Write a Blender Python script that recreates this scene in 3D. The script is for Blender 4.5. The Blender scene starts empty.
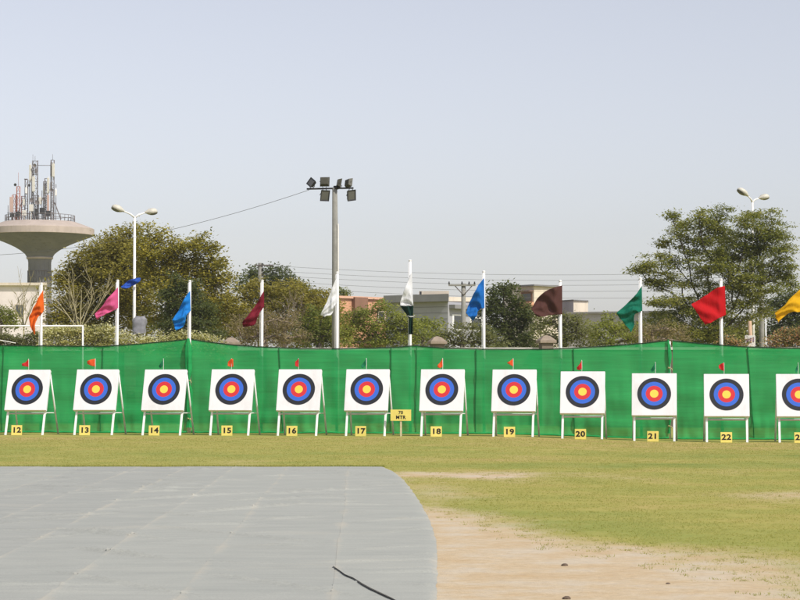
import bpy, math, random
import numpy as np
from mathutils import Vector, Matrix, noise

random.seed(7)
rng = np.random.default_rng(11)
S = bpy.context.scene
COL = S.collection
R = math.radians

# ------------------------------------------------------------------ camera geometry
F = 2200.0                      # focal length in photo pixels (photo 800x600)
CAM = Vector((0, 0, 1.65))
PITCH = math.atan(83 / F)
FW = Vector((0, math.cos(PITCH), math.sin(PITCH)))
UP = Vector((0, -math.sin(PITCH), math.cos(PITCH)))


def at(px, py, Y):
    d = FW + Vector((1, 0, 0)) * ((px - 400) / F) + UP * ((300 - py) / F)
    return CAM + d * (Y / d.y)


def xat(px, Y):
    return (px - 400) / F * Y * 1.0007


def zat(py, Y):
    return at(400, py, Y).z


def smooth(a, b, t):
    t = min(1, max(0, (t - a) / (b - a)))
    return t * t * (3 - 2 * t)


def terrain(x, y):
    """gentle lie of the ground (m)"""
    far = 0.085 - 0.145 * smooth(2.0, 9.0, x)
    k = smooth(46, 60, y) * (1 - smooth(95, 130, y))
    h = far * k
    if y < 90:
        h += 0.006 * noise.noise(Vector((x * .5, y * .5, 3)))
    return h


# ------------------------------------------------------------------ tagging
def tag(o, label=None, cat=None, group=None, kind=None):
    if label: o['label'] = label
    if cat: o['category'] = cat
    if group: o['group'] = group
    if kind: o['kind'] = kind
    elif cat: o['kind'] = 'thing'
    return o


def empty(name, loc, rz=0.0, label=None, cat=None, group=None):
    o = bpy.data.objects.new(name, None)
    COL.objects.link(o)
    o.empty_display_size = .2
    o.location = loc
    o.rotation_euler = (0, 0, rz)
    return tag(o, label, cat, group)


# ------------------------------------------------------------------ mesh builder
class MB:
    def __init__(self):
        self.v = []; self.f = []; self.m = []; self.sm = []

    def add(self, vs, fs, m=0, smooth=False):
        b = len(self.v)
        self.v += [tuple(p) for p in vs]
        for f in fs:
            self.f.append(tuple(i + b for i in f)); self.m.append(m); self.sm.append(smooth)
        return self

    def box(self, c, s, m=0, M=None):
        c = Vector(c); hx, hy, hz = s[0] / 2, s[1] / 2, s[2] / 2
        vs = [Vector((sx * hx, sy * hy, sz * hz)) for sz in (-1, 1) for sx, sy in ((-1, -1), (1, -1), (1, 1), (-1, 1))]
        if M is not None: vs = [M @ p for p in vs]
        vs = [p + c for p in vs]
        return self.add(vs, [(3, 2, 1, 0), (4, 5, 6, 7), (0, 1, 5, 4), (1, 2, 6, 5), (2, 3, 7, 6), (3, 0, 4, 7)], m)

    def bbox(self, c, s, bev=.01, m=0, M=None):
        """box with chamfered edges"""
        hx, hy, hz = s[0] / 2, s[1] / 2, s[2] / 2
        b = min(bev, hx * .45, hy * .45, hz * .45)
        import bmesh
        bm = bmesh.new()
        bmesh.ops.create_cube(bm, size=1)
        for v in bm.verts: v.co = Vector((v.co.x * 2 * hx, v.co.y * 2 * hy, v.co.z * 2 * hz))
        bmesh.ops.bevel(bm, geom=list(bm.edges), offset=b, segments=2, profile=.5, affect='EDGES')
        bm.verts.index_update()
        vs = [(M @ v.co if M is not None else v.co) + Vector(c) for v in bm.verts]
        self.add(vs, [tuple(v.index for v in f.verts) for f in bm.faces], m)
        bm.free()
        return self

    def tube(self, pts, rad, n=8, m=0, cap=True, sm=True):
        pts = [Vector(p) for p in pts]
        if not hasattr(rad, '__len__'): rad = [rad] * len(pts)
        t0 = (pts[1] - pts[0]).normalized()
        ref = Vector((1, 0, 0)) if abs(t0.x) < .8 else Vector((0, 1, 0))
        vs = []
        for i, p in enumerate(pts):
            t = (pts[min(i + 1, len(pts) - 1)] - pts[max(i - 1, 0)])
            t = t.normalized() if t.length > 1e-9 else t0
            a = (ref - t * ref.dot(t)).normalized(); b = t.cross(a)
            for k in range(n):
                an = 2 * math.pi * k / n
                vs.append(p + (a * math.cos(an) + b * math.sin(an)) * rad[i])
        fs = []
        for i in range(len(pts) - 1):
            for k in range(n):
                k2 = (k + 1) % n
                fs.append((i * n + k, i * n + k2, (i + 1) * n + k2, (i + 1) * n + k))
        self.add(vs, fs, m, sm)
        if cap:
            L = len(pts) - 1
            b = len(self.v) - len(vs)
            self.f.append(tuple(b + k for k in reversed(range(n)))); self.m.append(m); self.sm.append(False)
            self.f.append(tuple(b + L * n + k for k in range(n))); self.m.append(m); self.sm.append(False)
        return self

    def lathe(self, prof, c=(0, 0, 0), n=48, m=0, sm=True):
        vs = []; c = Vector(c)
        for r, h in prof:
            for k in range(n):
                an = 2 * math.pi * k / n
                vs.append(c + Vector((r * math.cos(an), r * math.sin(an), h)))
        fs = []
        for i in range(len(prof) - 1):
            for k in range(n):
                k2 = (k + 1) % n
                fs.append((i * n + k, i * n + k2, (i + 1) * n + k2, (i + 1) * n + k))
        return self.add(vs, fs, m, sm)

    def prism(self, foot, z0, z1, m=0):
        n = len(foot)
        vs = [(x, y, z0) for x, y in foot] + [(x, y, z1) for x, y in foot]
        fs = [tuple(reversed(range(n))), tuple(range(n, 2 * n))]
        fs += [(i, (i + 1) % n, n + (i + 1) % n, n + i) for i in range(n)]
        return self.add(vs, fs, m)

    def grid(self, fn, nu, nv, m=0, sm=True):
        vs = [fn(i / nu, j / nv) for j in range(nv + 1) for i in range(nu + 1)]
        w = nu + 1
        fs = [(j * w + i, j * w + i + 1, (j + 1) * w + i + 1, (j + 1) * w + i) for j in range(nv) for i in range(nu)]
        return self.add(vs, fs, m, sm)

    def build(self, name, mats, parent=None, solid=0.0):
        me = bpy.data.meshes.new(name)
        me.from_pydata(self.v, [], self.f)
        if not isinstance(mats, (list, tuple)): mats = [mats]
        for x in mats: me.materials.append(x)
        me.polygons.foreach_set('material_index', self.m)
        me.polygons.foreach_set('use_smooth', self.sm)
        me.update()
        o = bpy.data.objects.new(name, me)
        COL.objects.link(o)
        if parent is not None: o.parent = parent
        if solid:
            md = o.modifiers.new('thickness', 'SOLIDIFY'); md.thickness = solid; md.offset = 0
        return o


# ------------------------------------------------------------------ materials
MATS = {}


def nodes(name):
    m = bpy.data.materials.new(name); m.use_nodes = True
    nt = m.node_tree; nt.nodes.clear()
    out = nt.nodes.new('ShaderNodeOutputMaterial')
    return m, nt, out


def N(nt, typ, **kw):
    n = nt.nodes.new(typ)
    for k, v in kw.items():
        if k in n.inputs: n.inputs[k].default_value = v
        else: setattr(n, k, v)
    return n


def ramp(nt, fac, stops):
    r = nt.nodes.new('ShaderNodeValToRGB')
    e = r.color_ramp.elements
    while len(e) < len(stops): e.new(.5)
    for el, (p, c) in zip(e, stops):
        el.position = p; el.color = (*c, 1) if len(c) == 3 else c
    nt.links.new(fac, r.inputs[0])
    return r.outputs[0]


def mixc(nt, fac, a, b, mode='MIX'):
    n = nt.nodes.new('ShaderNodeMix'); n.data_type = 'RGBA'; n.blend_type = mode
    def put(s, v):
        if hasattr(v, 'is_linked'): nt.links.new(v, s)
        elif hasattr(v, '__len__'): s.default_value = (*v, 1) if len(v) == 3 else v
        else: s.default_value = v
    put(n.inputs[0], fac); put(n.inputs[6], a); put(n.inputs[7], b)
    return n.outputs[2]


def mat(name, col, rough=.6, var=.12, scale=6, metal=0.0, bump=0.0, bscale=None, spec=.35, dirt=None, dirt_scale=2.0):
    """painted / plain solid surface with wear noise"""
    m, nt, out = nodes(name)
    p = N(nt, 'ShaderNodeBsdfPrincipled', Roughness=rough, Metallic=metal)
    p.inputs['Specular IOR Level'].default_value = spec
    tc = N(nt, 'ShaderNodeTexCoord')
    nz = N(nt, 'ShaderNodeTexNoise', Scale=scale, Detail=6.0, Roughness=.6)
    oi = N(nt, 'ShaderNodeObjectInfo')
    va = N(nt, 'ShaderNodeVectorMath', operation='ADD')
    vm = N(nt, 'ShaderNodeMath', operation='MULTIPLY'); vm.inputs[1].default_value = 53.0
    nt.links.new(oi.outputs['Random'], vm.inputs[0]); nt.links.new(tc.outputs['Object'], va.inputs[0]); nt.links.new(vm.outputs[0], va.inputs[1])
    nt.links.new(va.outputs[0], nz.inputs['Vector'])
    lo = tuple(max(0, c * (1 - var)) for c in col); hi = tuple(min(1, c * (1 + var)) for c in col)
    c = ramp(nt, nz.outputs[0], [(.3, lo), (.7, hi)])
    if dirt:
        n2 = N(nt, 'ShaderNodeTexNoise', Scale=dirt_scale, Detail=8.0, Roughness=.7)
        mp = N(nt, 'ShaderNodeMapping'); mp.inputs['Scale'].default_value = (1, 1, .25)
        nt.links.new(va.outputs[0], mp.inputs[0]); nt.links.new(mp.outputs[0], n2.inputs['Vector'])
        f = ramp(nt, n2.outputs[0], [(.52, (0, 0, 0)), (.72, (1, 1, 1))])
        c = mixc(nt, f, c, dirt)
    nt.links.new(c, p.inputs['Base Color'])
    if bump:
        nb = N(nt, 'ShaderNodeTexNoise', Scale=bscale or scale * 4, Detail=5.0)
        nt.links.new(tc.outputs['Object'], nb.inputs['Vector'])
        b = N(nt, 'ShaderNodeBump', Strength=bump, Distance=.02)
        nt.links.new(nb.outputs[0], b.inputs['Height']); nt.links.new(b.outputs[0], p.inputs['Normal'])
    nt.links.new(p.outputs[0], out.inputs[0])
    return m


def cloth(name, col, trans=.35, see=0.0, streak=False, var=.1):
    m, nt, out = nodes(name)
    tc = N(nt, 'ShaderNodeTexCoord')
    mp = N(nt, 'ShaderNodeMapping')
    mp.inputs['Scale'].default_value = (.5, .5, 9) if streak else (3, 3, 3)
    nt.links.new(tc.outputs['Object'], mp.inputs[0])
    nz = N(nt, 'ShaderNodeTexNoise', Scale=1.6, Detail=7.0, Roughness=.65)
    nt.links.new(mp.outputs[0], nz.inputs['Vector'])
    c = ramp(nt, nz.outputs[0], [(.28, tuple(x * (1 - var) for x in col)), (.72, tuple(min(1, x * (1 + var)) for x in col))])
    if streak:
        # faded, dusty patches
        n3 = N(nt, 'ShaderNodeTexNoise', Scale=.35, Detail=4.0)
        nt.links.new(tc.outputs['Object'], n3.inputs['Vector'])
        f = ramp(nt, n3.outputs[0], [(.4, (0, 0, 0)), (.75, (.35, .35, .35))])
        c = mixc(nt, f, c, (col[0] * 1.6 + .012, col[1] * 1.15, col[2] * 1.3))
    d = N(nt, 'ShaderNodeBsdfPrincipled', Roughness=.75)
    d.inputs['Specular IOR Level'].default_value = .2
    t = N(nt, 'ShaderNodeBsdfTranslucent')
    nt.links.new(c, d.inputs['Base Color']); nt.links.new(c, t.inputs[0])
    if streak:
        b = N(nt, 'ShaderNodeBump', Strength=.25, Distance=.03)
        nt.links.new(nz.outputs[0], b.inputs['Height']); nt.links.new(b.outputs[0], d.inputs['Normal'])
    if not streak:
        w = N(nt, 'ShaderNodeTexNoise', Scale=5.0, Detail=4.0, Roughness=.55, Distortion=.6)
        mw = N(nt, 'ShaderNodeMapping'); mw.inputs['Rotation'].default_value = (0, .7, 0); mw.inputs['Scale'].default_value = (1.6, 1, .45)
        nt.links.new(tc.outputs['Object'], mw.inputs[0]); nt.links.new(mw.outputs[0], w.inputs['Vector'])
        b = N(nt, 'ShaderNodeBump', Strength=.55, Distance=.05)
        nt.links.new(w.outputs[0], b.inputs['Height']); nt.links.new(b.outputs[0], d.inputs['Normal']); nt.links.new(b.outputs[0], t.inputs['Normal'])
    mx = N(nt, 'ShaderNodeMixShader', Fac=trans)
    nt.links.new(d.outputs[0], mx.inputs[1]); nt.links.new(t.outputs[0], mx.inputs[2])
    last = mx
    if see:
        tr = N(nt, 'ShaderNodeBsdfTransparent')
        m2 = N(nt, 'ShaderNodeMixShader', Fac=see)
        nt.links.new(mx.outputs[0], m2.inputs[1]); nt.links.new(tr.outputs[0], m2.inputs[2])
        last = m2
    nt.links.new(last.outputs[0], out.inputs[0])
    return m


def leafmat(name, stops, trans=.5, rnd=.42):
    """leaves: each leaf its own shade"""
    m, nt, out = nodes(name)
    g = N(nt, 'ShaderNodeNewGeometry')
    tc = N(nt, 'ShaderNodeTexCoord')
    nz = N(nt, 'ShaderNodeTexNoise', Scale=.55, Detail=3.0)
    nt.links.new(tc.outputs['Object'], nz.inputs['Vector'])
    ad = N(nt, 'ShaderNodeMath', operation='MULTIPLY_ADD')
    nt.links.new(nz.outputs[0], ad.inputs[0]); ad.inputs[1].default_value = .9
    ml = N(nt, 'ShaderNodeMath', operation='MULTIPLY_ADD')
    nt.links.new(g.outputs['Random Per Island'], ml.inputs[0]); ml.inputs[1].default_value = rnd; ml.inputs[2].default_value = .09 - rnd / 2
    nt.links.new(ml.outputs[0], ad.inputs[2])
    c = ramp(nt, ad.outputs[0], stops)
    d = N(nt, 'ShaderNodeBsdfPrincipled', Roughness=.5)
    d.inputs['Specular IOR Level'].default_value = .2
    t = N(nt, 'ShaderNodeBsdfTranslucent')
    nt.links.new(c, d.inputs['Base Color'])
    tcx = mixc(nt, 1.0, c, (1.3, 1.3, .75), 'MULTIPLY')
    nt.links.new(tcx, t.inputs[0])
    mx = N(nt, 'ShaderNodeMixShader', Fac=trans)
    nt.links.new(d.outputs[0], mx.inputs[1]); nt.links.new(t.outputs[0], mx.inputs[2])
    nt.links.new(mx.outputs[0], out.inputs[0])
    return m


M = dict(
    white=mat('white_paint', (.80, .80, .79), .45, .05, 3, dirt=(.55, .53, .48), dirt_scale=5),
    board=mat('target_foam', (.735, .73, .755), .8, .02, 5, bump=.15, bscale=60, dirt=(.64, .63, .64), dirt_scale=1.6),
    board_edge=mat('target_foam_edge', (.62, .61, .58), .85, .1, 8),
    legs=mat('stand_paint', (.80, .81, .81), .5, .06, 4, dirt=(.60, .58, .54), dirt_scale=7),
    rail=mat('rail_grey', (.50, .50, .50), .55, .1, 5),  # lower cross rail, greyer than the legs
    gold=mat('gold_ring', (.84, .56, .075), .65, .03, 9),
    red=mat('red_ring', (.57, .024, .032), .65, .03, 9),
    blue=mat('blue_ring', (.03, .12, .57), .65, .03, 9),
    black=mat('black_ring', (.012, .014, .022), .6, .1, 9),
    yellow=mat('yellow_card', (.80, .66, .17), .6, .06, 5),
    ink=mat('black_ink', (.015, .014, .012), .7, .1, 5),
    wood=mat('pale_stake', (.58, .50, .33), .75, .15, 12),
    pole=mat('flagpole_paint', (.82, .81, .80), .4, .04, 3, dirt=(.6, .58, .54), dirt_scale=3),
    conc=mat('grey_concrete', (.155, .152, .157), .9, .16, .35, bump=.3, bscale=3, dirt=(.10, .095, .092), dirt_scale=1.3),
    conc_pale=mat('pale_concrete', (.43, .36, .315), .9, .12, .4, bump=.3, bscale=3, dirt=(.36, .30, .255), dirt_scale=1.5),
    conc_pole=mat('weathered_concrete', (.24, .235, .21), .85, .14, 3, bump=.3, dirt=(.16, .155, .135), dirt_scale=2),
    stone=mat('pillar_stone', (.28, .225, .175), .9, .15, 5, bump=.4, dirt=(.2, .16, .13), dirt_scale=3),
    shaft=mat('pillar_shaft', (.17, .14, .11), .9, .15, 4, bump=.3),
    stone_shaded=mat('pillar_stone_shaded', (.09, .07, .06), .9, .2, 5, bump=.4),  # pillar stone with shade put into its colour, for the leftmost cap
    wallwhite=mat('white_wash', (.66, .64, .60), .9, .08, 2, dirt=(.40, .37, .33), dirt_scale=1),
    steel=mat('galvanised_steel', (.17, .15, .15), .55, .2, 3, metal=.3),
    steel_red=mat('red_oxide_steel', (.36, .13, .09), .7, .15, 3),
    panel=mat('antenna_cover', (.62, .60, .54), .6, .06, 2),
    panel_pink=mat('pinkish_antenna_cover', (.50, .36, .31), .6, .06, 2),
    dark=mat('dark_metal', (.025, .025, .027), .55, .2, 6),
    lamp_body=mat('lamp_housing', (.54, .52, .45), .5, .12, 8),
    flood_back=mat('floodlight_back', (.065, .063, .046), .5, .15, 6),
    lamp_glass=mat('lamp_lens', (.13, .125, .11), .25, .1, 4, spec=.6),
    flood_glass=mat('floodlight_lens', (.10, .10, .098), .2, .08, 4, spec=.7),
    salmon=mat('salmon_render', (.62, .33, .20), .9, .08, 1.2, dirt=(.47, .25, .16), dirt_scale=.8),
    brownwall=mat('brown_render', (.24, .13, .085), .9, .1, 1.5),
    greywall=mat('grey_cladding', (.36, .362, .39), .85, .06, 1, dirt=(.29, .29, .31), dirt_scale=.6),
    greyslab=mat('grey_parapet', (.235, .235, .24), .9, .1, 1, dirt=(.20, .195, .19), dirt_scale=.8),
    cream=mat('cream_render', (.66, .58, .47), .9, .06, 1, dirt=(.50, .44, .35), dirt_scale=.8),
    paleplaster=mat('pale_plaster', (.76, .69, .66), .9, .06, .8, dirt=(.62, .56, .53), dirt_scale=.5),
    glass=mat('window_pane', (.05, .055, .06), .15, .1, 3, spec=.8),
    bark=mat('grey_bark', (.13, .11, .085), .9, .25, 9, bump=.6),
    bark_dark=mat('dark_bark', (.055, .045, .035), .9, .25, 9, bump=.6),
    bark_pale=mat('pale_bark', (.34, .30, .17), .9, .2, 9, bump=.4),
    twig=mat('dry_twig', (.25, .20, .15), .9, .2, 9),
    wire=mat('wire_black', (.13, .13, .135), .6, .1, 3),
    tarp=mat('grey_tarpaulin', (.24, .24, .26), .6, .2, 4, bump=.5, bscale=8),
    stake_tan=mat('tan_post', (.50, .34, .22), .8, .12, 6),
    rope=mat('dark_green_cord', (.008, .035, .018), .8, .2, 20),
    tie=mat('tie_cord', (.55, .52, .25), .8, .15, 20),
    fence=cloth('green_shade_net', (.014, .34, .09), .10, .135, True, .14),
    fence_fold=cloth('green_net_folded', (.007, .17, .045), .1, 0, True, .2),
    soil=mat('dark_soil', (.085, .08, .074), .95, .3, 20),
    stonebit=mat('clod', (.13, .095, .07), .95, .3, 30, bump=.5),
)

FL = dict(orange=(.80, .16, .015), pink=(.72, .13, .32), sky=(.015, .26, .74), maroon=(.22, .012, .03), white=(.80, .81, .83),
          darkgreen=(.008, .045, .035), blue=(.012, .17, .56), brown=(.11, .045, .038), green=(.004, .18, .11),
          red=(.60, .006, .012), yellow=(.80, .48, .008), royal=(.04, .13, .58),
          wred=(.66, .03, .03), worange=(.85, .13, .03), wgreen=(.01, .22, .10))
CL = {k: cloth('cloth_' + k, v, .38, 0, False, .08) for k, v in FL.items()}

LEAF = dict(
    olive=leafmat('olive_leaves', [(.0, (0.102, 0.097, 0.035)), (.35, (0.218, 0.199, 0.056)), (.65, (0.343, 0.305, 0.078)), (1, (0.530, 0.452, 0.133))]),
    yellow=leafmat('yellowing_leaves', [(.0, (0.085, 0.086, 0.026)), (.3, (0.189, 0.182, 0.044)), (.6, (0.338, 0.305, 0.065)), (1, (0.572, 0.481, 0.111))], rnd=.65),
    dark=leafmat('dark_leaves', [(.0, (0.039, 0.053, 0.026)), (.4, (0.082, 0.106, 0.045)), (.75, (0.146, 0.169, 0.066)), (1, (0.238, 0.251, 0.106))]),
    mid=leafmat('green_leaves', [(.0, (0.063, 0.084, 0.030)), (.4, (0.138, 0.172, 0.051)), (.75, (0.247, 0.273, 0.075)), (1, (0.404, 0.404, 0.120))]),
    lime=leafmat('light_green_leaves', [(.0, (0.090, 0.113, 0.036)), (.4, (0.209, 0.239, 0.063)), (.75, (0.344, 0.367, 0.098)), (1, (0.523, 0.508, 0.164))]),
    grey=leafmat('grey_green_leaves', [(.0, (0.079, 0.087, 0.045)), (.4, (0.166, 0.178, 0.082)), (.75, (0.265, 0.271, 0.132)), (1, (0.409, 0.397, 0.212))]),
    blossom=leafmat('pale_blossom_leaves', [(.0, (0.103, 0.115, 0.040)), (.32, (0.253, 0.253, 0.098)), (.55, (0.598, 0.552, 0.322)), (1, (0.750, 0.750, 0.540))], rnd=.95),
    pinkbl=leafmat('pink_blossom_leaves', [(.0, (0.069, 0.086, 0.034)), (.45, (0.196, 0.190, 0.086)), (.7, (0.517, 0.425, 0.218)), (1, (0.632, 0.322, 0.241))], rnd=.95),
    dry=leafmat('dry_leaves', [(.0, (0.117, 0.098, 0.058)), (.5, (0.260, 0.215, 0.130)), (1, (0.442, 0.364, 0.221))]),
    feather=leafmat('feathery_leaves', [(.0, (.05, .068, .022)), (.32, (.14, .165, .042)), (.62, (.26, .27, .07)), (1, (.42, .40, .13))], rnd=.6),
)


# ------------------------------------------------------------------ ground cover maps
def interp(tab, x):
    if x <= tab[0][0]: return tab[0][1]
    for (a, va), (b, vb) in zip(tab, tab[1:]):
        if x <= b: return va + (vb - va) * (x - a) / (b - a)
    return tab[-1][1]


def fbm(x, y, s, seed=0.0, oct=4):
    return noise.fractal(Vector((x * s, y * s, seed)), 1.0, 2.0, oct)


EARTH = [(-1, 30), (.5, 28.2), (1.35, 24.8), (2.0, 22.2), (2.5, 20.2), (2.85, 19.2), (3.3, 18.7), (3.8, 18.2), (6, 16.5)]   # far limit of the bare earth


def grass_cover(x, y):
    """1 = turf, 0 = bare sandy earth"""
    d = (y - interp(EARTH, x)) * .40
    d += .75 * fbm(x, y * .55, .6, 1.3) + .42 * fbm(x, y * .6, 2.0, 7.1)
    m = smooth(-1.5, 1.5, d)
    m = 1 - (1 - m) * (1 - smooth(34, 40, y))
    # worn strip near the far edge of the sheet, and a scuffed patch beside the sheet
    e = math.exp(-((x - .9) / 2.2) ** 2 - ((y - 39.6) / 1.5) ** 2)
    m -= 1.05 * e * (.75 + .7 * fbm(x, y, .9, 4.2))
    e = math.exp(-((x - .55) / .75) ** 2 - ((y - 33.5) / 3.5) ** 2)
    m -= .38 * e
    m -= .30 * max(0, fbm(x, y * .5, .45, 9.0)) * (1 - smooth(48, 56, y))
    e = math.exp(-((x - 6.2) / 1.6) ** 2 - ((y - 32.5) / 1.2) ** 2)
    m -= .45 * e
    return min(1, max(0, m))


def grass_tone(x, y):
    """0 dry straw .. 1 fresh green"""
    t = .42 + .30 * fbm(x * .55, y, .22, 5.5) + .22 * fbm(x, y, .8, 2.2)
    t += .36 * math.exp(-((y - 44.4) / 1.7) ** 2) * smooth(-1, 1.5, x)
    t += .2 * math.exp(-((y - 25.5 + 1.6 * (x - 2)) / 2.4) ** 2) * smooth(.8, 1.8, x)
    t -= .3 * (1 - grass_cover(x, y))
    t -= .22 * math.exp(-((y - 58.5) / 5) ** 2)
    t -= .32 * math.exp(-((y - 62.2) / 1.2) ** 2)
    return min(1, max(0, t))


def ground_material():
    m, nt, out = nodes('turf_and_earth')
    at_ = N(nt, 'ShaderNodeAttribute', attribute_name='cover')
    sp = N(nt, 'ShaderNodeSeparateColor'); nt.links.new(at_.outputs['Color'], sp.inputs[0])
    tc = N(nt, 'ShaderNodeTexCoord')
    n1 = N(nt, 'ShaderNodeTexNoise', Scale=9.0, Detail=8.0, Roughness=.75)
    n2 = N(nt, 'ShaderNodeTexNoise', Scale=1.3, Detail=6.0, Roughness=.6)
    n3 = N(nt, 'ShaderNodeTexNoise', Scale=38.0, Detail=6.0, Roughness=.85)
    for n in (n1, n2, n3): nt.links.new(tc.outputs['Object'], n.inputs['Vector'])
    # turf
    a = N(nt, 'ShaderNodeMath', operation='MULTIPLY_ADD'); a.inputs[1].default_value = .55; a.inputs[2].default_value = -.275
    nt.links.new(n1.outputs[0], a.inputs[0])
    a2 = N(nt, 'ShaderNodeMath', operation='ADD'); nt.links.new(a.outputs[0], a2.inputs[0]); nt.links.new(sp.outputs[1], a2.inputs[1])
    turf = ramp(nt, a2.outputs[0], [(0, (.43, .34, .13)), (.33, (.355, .33, .092)), (.62, (.27, .295, .075)), (1, (.16, .22, .052))])
    b = ramp(nt, n3.outputs[0], [(.3, (.70, .72, .70)), (.7, (1.25, 1.22, 1.2))])
    turf = mixc(nt, 1.0, turf, b, 'MULTIPLY')
    # earth
    e = ramp(nt, n2.outputs[0], [(.3, (.50, .37, .22)), (.48, (.54, .435, .295)), (.62, (.55, .475, .365))])
    e2 = ramp(nt, n1.outputs[0], [(.3, (.84, .82, .80)), (.7, (1.1, 1.1, 1.1))])
    earth = mixc(nt, 1.0, e, e2, 'MULTIPLY')
    # broken border between them
    c = N(nt, 'ShaderNodeMath', operation='MULTIPLY_ADD'); c.inputs[1].default_value = .9; c.inputs[2].default_value = -.45
    nt.links.new(n1.outputs[0], c.inputs[0])
    c2 = N(nt, 'ShaderNodeMath', operation='ADD'); nt.links.new(c.outputs[0], c2.inputs[0]); nt.links.new(sp.outputs[0], c2.inputs[1])
    c3 = N(nt, 'ShaderNodeMath', operation='MULTIPLY_ADD'); c3.inputs[1].default_value = 1.7; c3.inputs[2].default_value = -.85
    nt.links.new(n3.outputs[0], c3.inputs[0])
    c4 = N(nt, 'ShaderNodeMath', operation='ADD'); nt.links.new(c3.outputs[0], c4.inputs[0]); nt.links.new(c2.outputs[0], c4.inputs[1])
    f = ramp(nt, c4.outputs[0], [(.2, (0, 0, 0)), (.85, (1, 1, 1))])
    col = mixc(nt, f, earth, turf)
    p = N(nt, 'ShaderNodeBsdfPrincipled', Roughness=.95); p.inputs['Specular IOR Level'].default_value = .1
    nt.links.new(col, p.inputs['Base Color'])
    bp = N(nt, 'ShaderNodeBump', Strength=.5, Distance=.03)
    nt.links.new(n1.outputs[0], bp.inputs['Height']); nt.links.new(bp.outputs[0], p.inputs['Normal'])
    nt.links.new(p.outputs[0], out.inputs[0])
    return m


def build_ground():
    xs = sorted(set([-600, -300, -150, -80, -50, -35, -28, -24] + [round(-20 + .5 * i, 3) for i in range(36)] +
                    [round(-2 + .12 * i, 3) for i in range(115)] + [round(12 + .5 * i, 3) for i in range(24)] +
                    [26, 32, 45, 70, 150, 300, 600]))
    ys = sorted(set([-15, 0, 6, 10] + [round(13 + .15 * i, 3) for i in range(240)] + [round(49.2 + .35 * i, 3) for i in range(84)] +
                    [80, 85, 90, 100, 115, 130, 160, 200, 260, 350, 500, 700, 880]))
    w = len(xs)
    vs = [(x, y, terrain(x, y)) for y in ys for x in xs]
    fs = [(j * w + i, j * w + i + 1, (j + 1) * w + i + 1, (j + 1) * w + i) for j in range(len(ys) - 1) for i in range(w - 1)]
    me = bpy.data.meshes.new('lawn'); me.from_pydata(vs, [], fs)
    ca = me.color_attributes.new('cover', 'FLOAT_COLOR', 'POINT')
    buf = np.zeros((len(vs), 4), dtype=np.float32)
    for i, (x, y, z) in enumerate(vs):
        buf[i] = (grass_cover(x, y), grass_tone(x, y), 0, 1)
    ca.data.foreach_set('color', buf.ravel())
    me.polygons.foreach_set('use_smooth', [True] * len(fs))
    me.materials.append(ground_material()); me.update()
    o = bpy.data.objects.new('lawn', me); COL.objects.link(o)
    tag(o, kind='structure')
    return o


build_ground()


# grass blades standing out of the turf
def build_grass():
    V = []; Fc = []
    n = 0
    tries = 0
    while n < 190000 and tries < 900000:
        tries += 1
        Y = 16.5 + 47 * (random.random() ** 1.15)
        px = random.uniform(-60, 860)
        X = xat(px, Y)
        w = X + .01818 * Y
        if Y < 43.35 and w < mat_edge(Y) + random.uniform(-.04, .03): continue
        c = grass_cover(X, Y)
        if random.random() > c * 1.0 - .12: continue
        if fbm(X, Y, 2.5, 3.3, 2) < -.35: continue
        h = random.uniform(.006, .015) * (.7 + .5 * c)
        a = random.uniform(0, 6.28); bw = .0012 + .00014 * Y
        dx, dy = math.cos(a) * bw, math.sin(a) * bw
        lx, ly = random.gauss(0, .02), random.gauss(0, .02)
        z = terrain(X, Y) - .003
        V += [(X - dx, Y - dy, z), (X + dx, Y + dy, z), (X + lx, Y + ly, z + h)]
        Fc.append((3 * n, 3 * n + 1, 3 * n + 2)); n += 1
    # loose tufts where the turf breaks up into bare earth
    for k in range(2600):
        Y = random.uniform(16.6, 41); X = xat(random.uniform(425, 860), Y)
        if X + .01818 * Y < mat_edge(Y) + .03: continue
        c = grass_cover(X, Y)
        if not (.06 < c < .9) or random.random() > .75: continue
        z = terrain(X, Y) - .003; rr = random.uniform(.015, .06)
        for q in range(random.randint(6, 18)):
            x0, y0 = X + random.gauss(0, rr), Y + random.gauss(0, rr)
            a = random.uniform(0, 6.28); bw = random.uniform(.0025, .005); h = random.uniform(.008, .028)
            V += [(x0 - math.cos(a) * bw, y0 - math.sin(a) * bw, z), (x0 + math.cos(a) * bw, y0 + math.sin(a) * bw, z), (x0 + random.gauss(0, .02), y0 + random.gauss(0, .02), z + h)]
            Fc.append((3 * n, 3 * n + 1, 3 * n + 2)); n += 1
    # longer fringe along the far edge of the sheet
    for k in range(9000):
        X = random.uniform(-12, -.3)
        Y = 43.25 + abs(random.gauss(0, .22))
        h = random.uniform(.015, .05)
        a = random.uniform(0, 6.28); bw = .008
        dx, dy = math.cos(a) * bw, math.sin(a) * bw
        z = terrain(X, Y) - .003
        V += [(X - dx, Y - dy, z), (X + dx, Y + dy, z), (X + random.uniform(-.03, .03), Y + random.uniform(-.03, .03), z + h)]
        Fc.append((3 * n, 3 * n + 1, 3 * n + 2)); n += 1
    me = bpy.data.meshes.new('grass'); me.from_pydata(V, [], Fc)
    me.materials.append(leafmat('grass_blades', [(0, (.18, .22, .055)), (.4, (.29, .30, .08)), (.75, (.38, .355, .11)), (1, (.48, .40, .17))], .45))
    o = bpy.data.objects.new('grass', me); COL.objects.link(o)
    tag(o, 'short dry mown grass growing across the range', 'grass', kind='stuff')


MAT_EDGE = [(10, .45), (16.7, .58), (20.5, .72), (23.1, .80), (26.5, .84), (30.5, .83), (34.6, .79), (37.5, .74), (39.5, .68), (41.5, .58), (43.2, .46), (44, .40)]


def mat_edge(Y): return interp(MAT_EDGE, Y)


build_grass()


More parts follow.
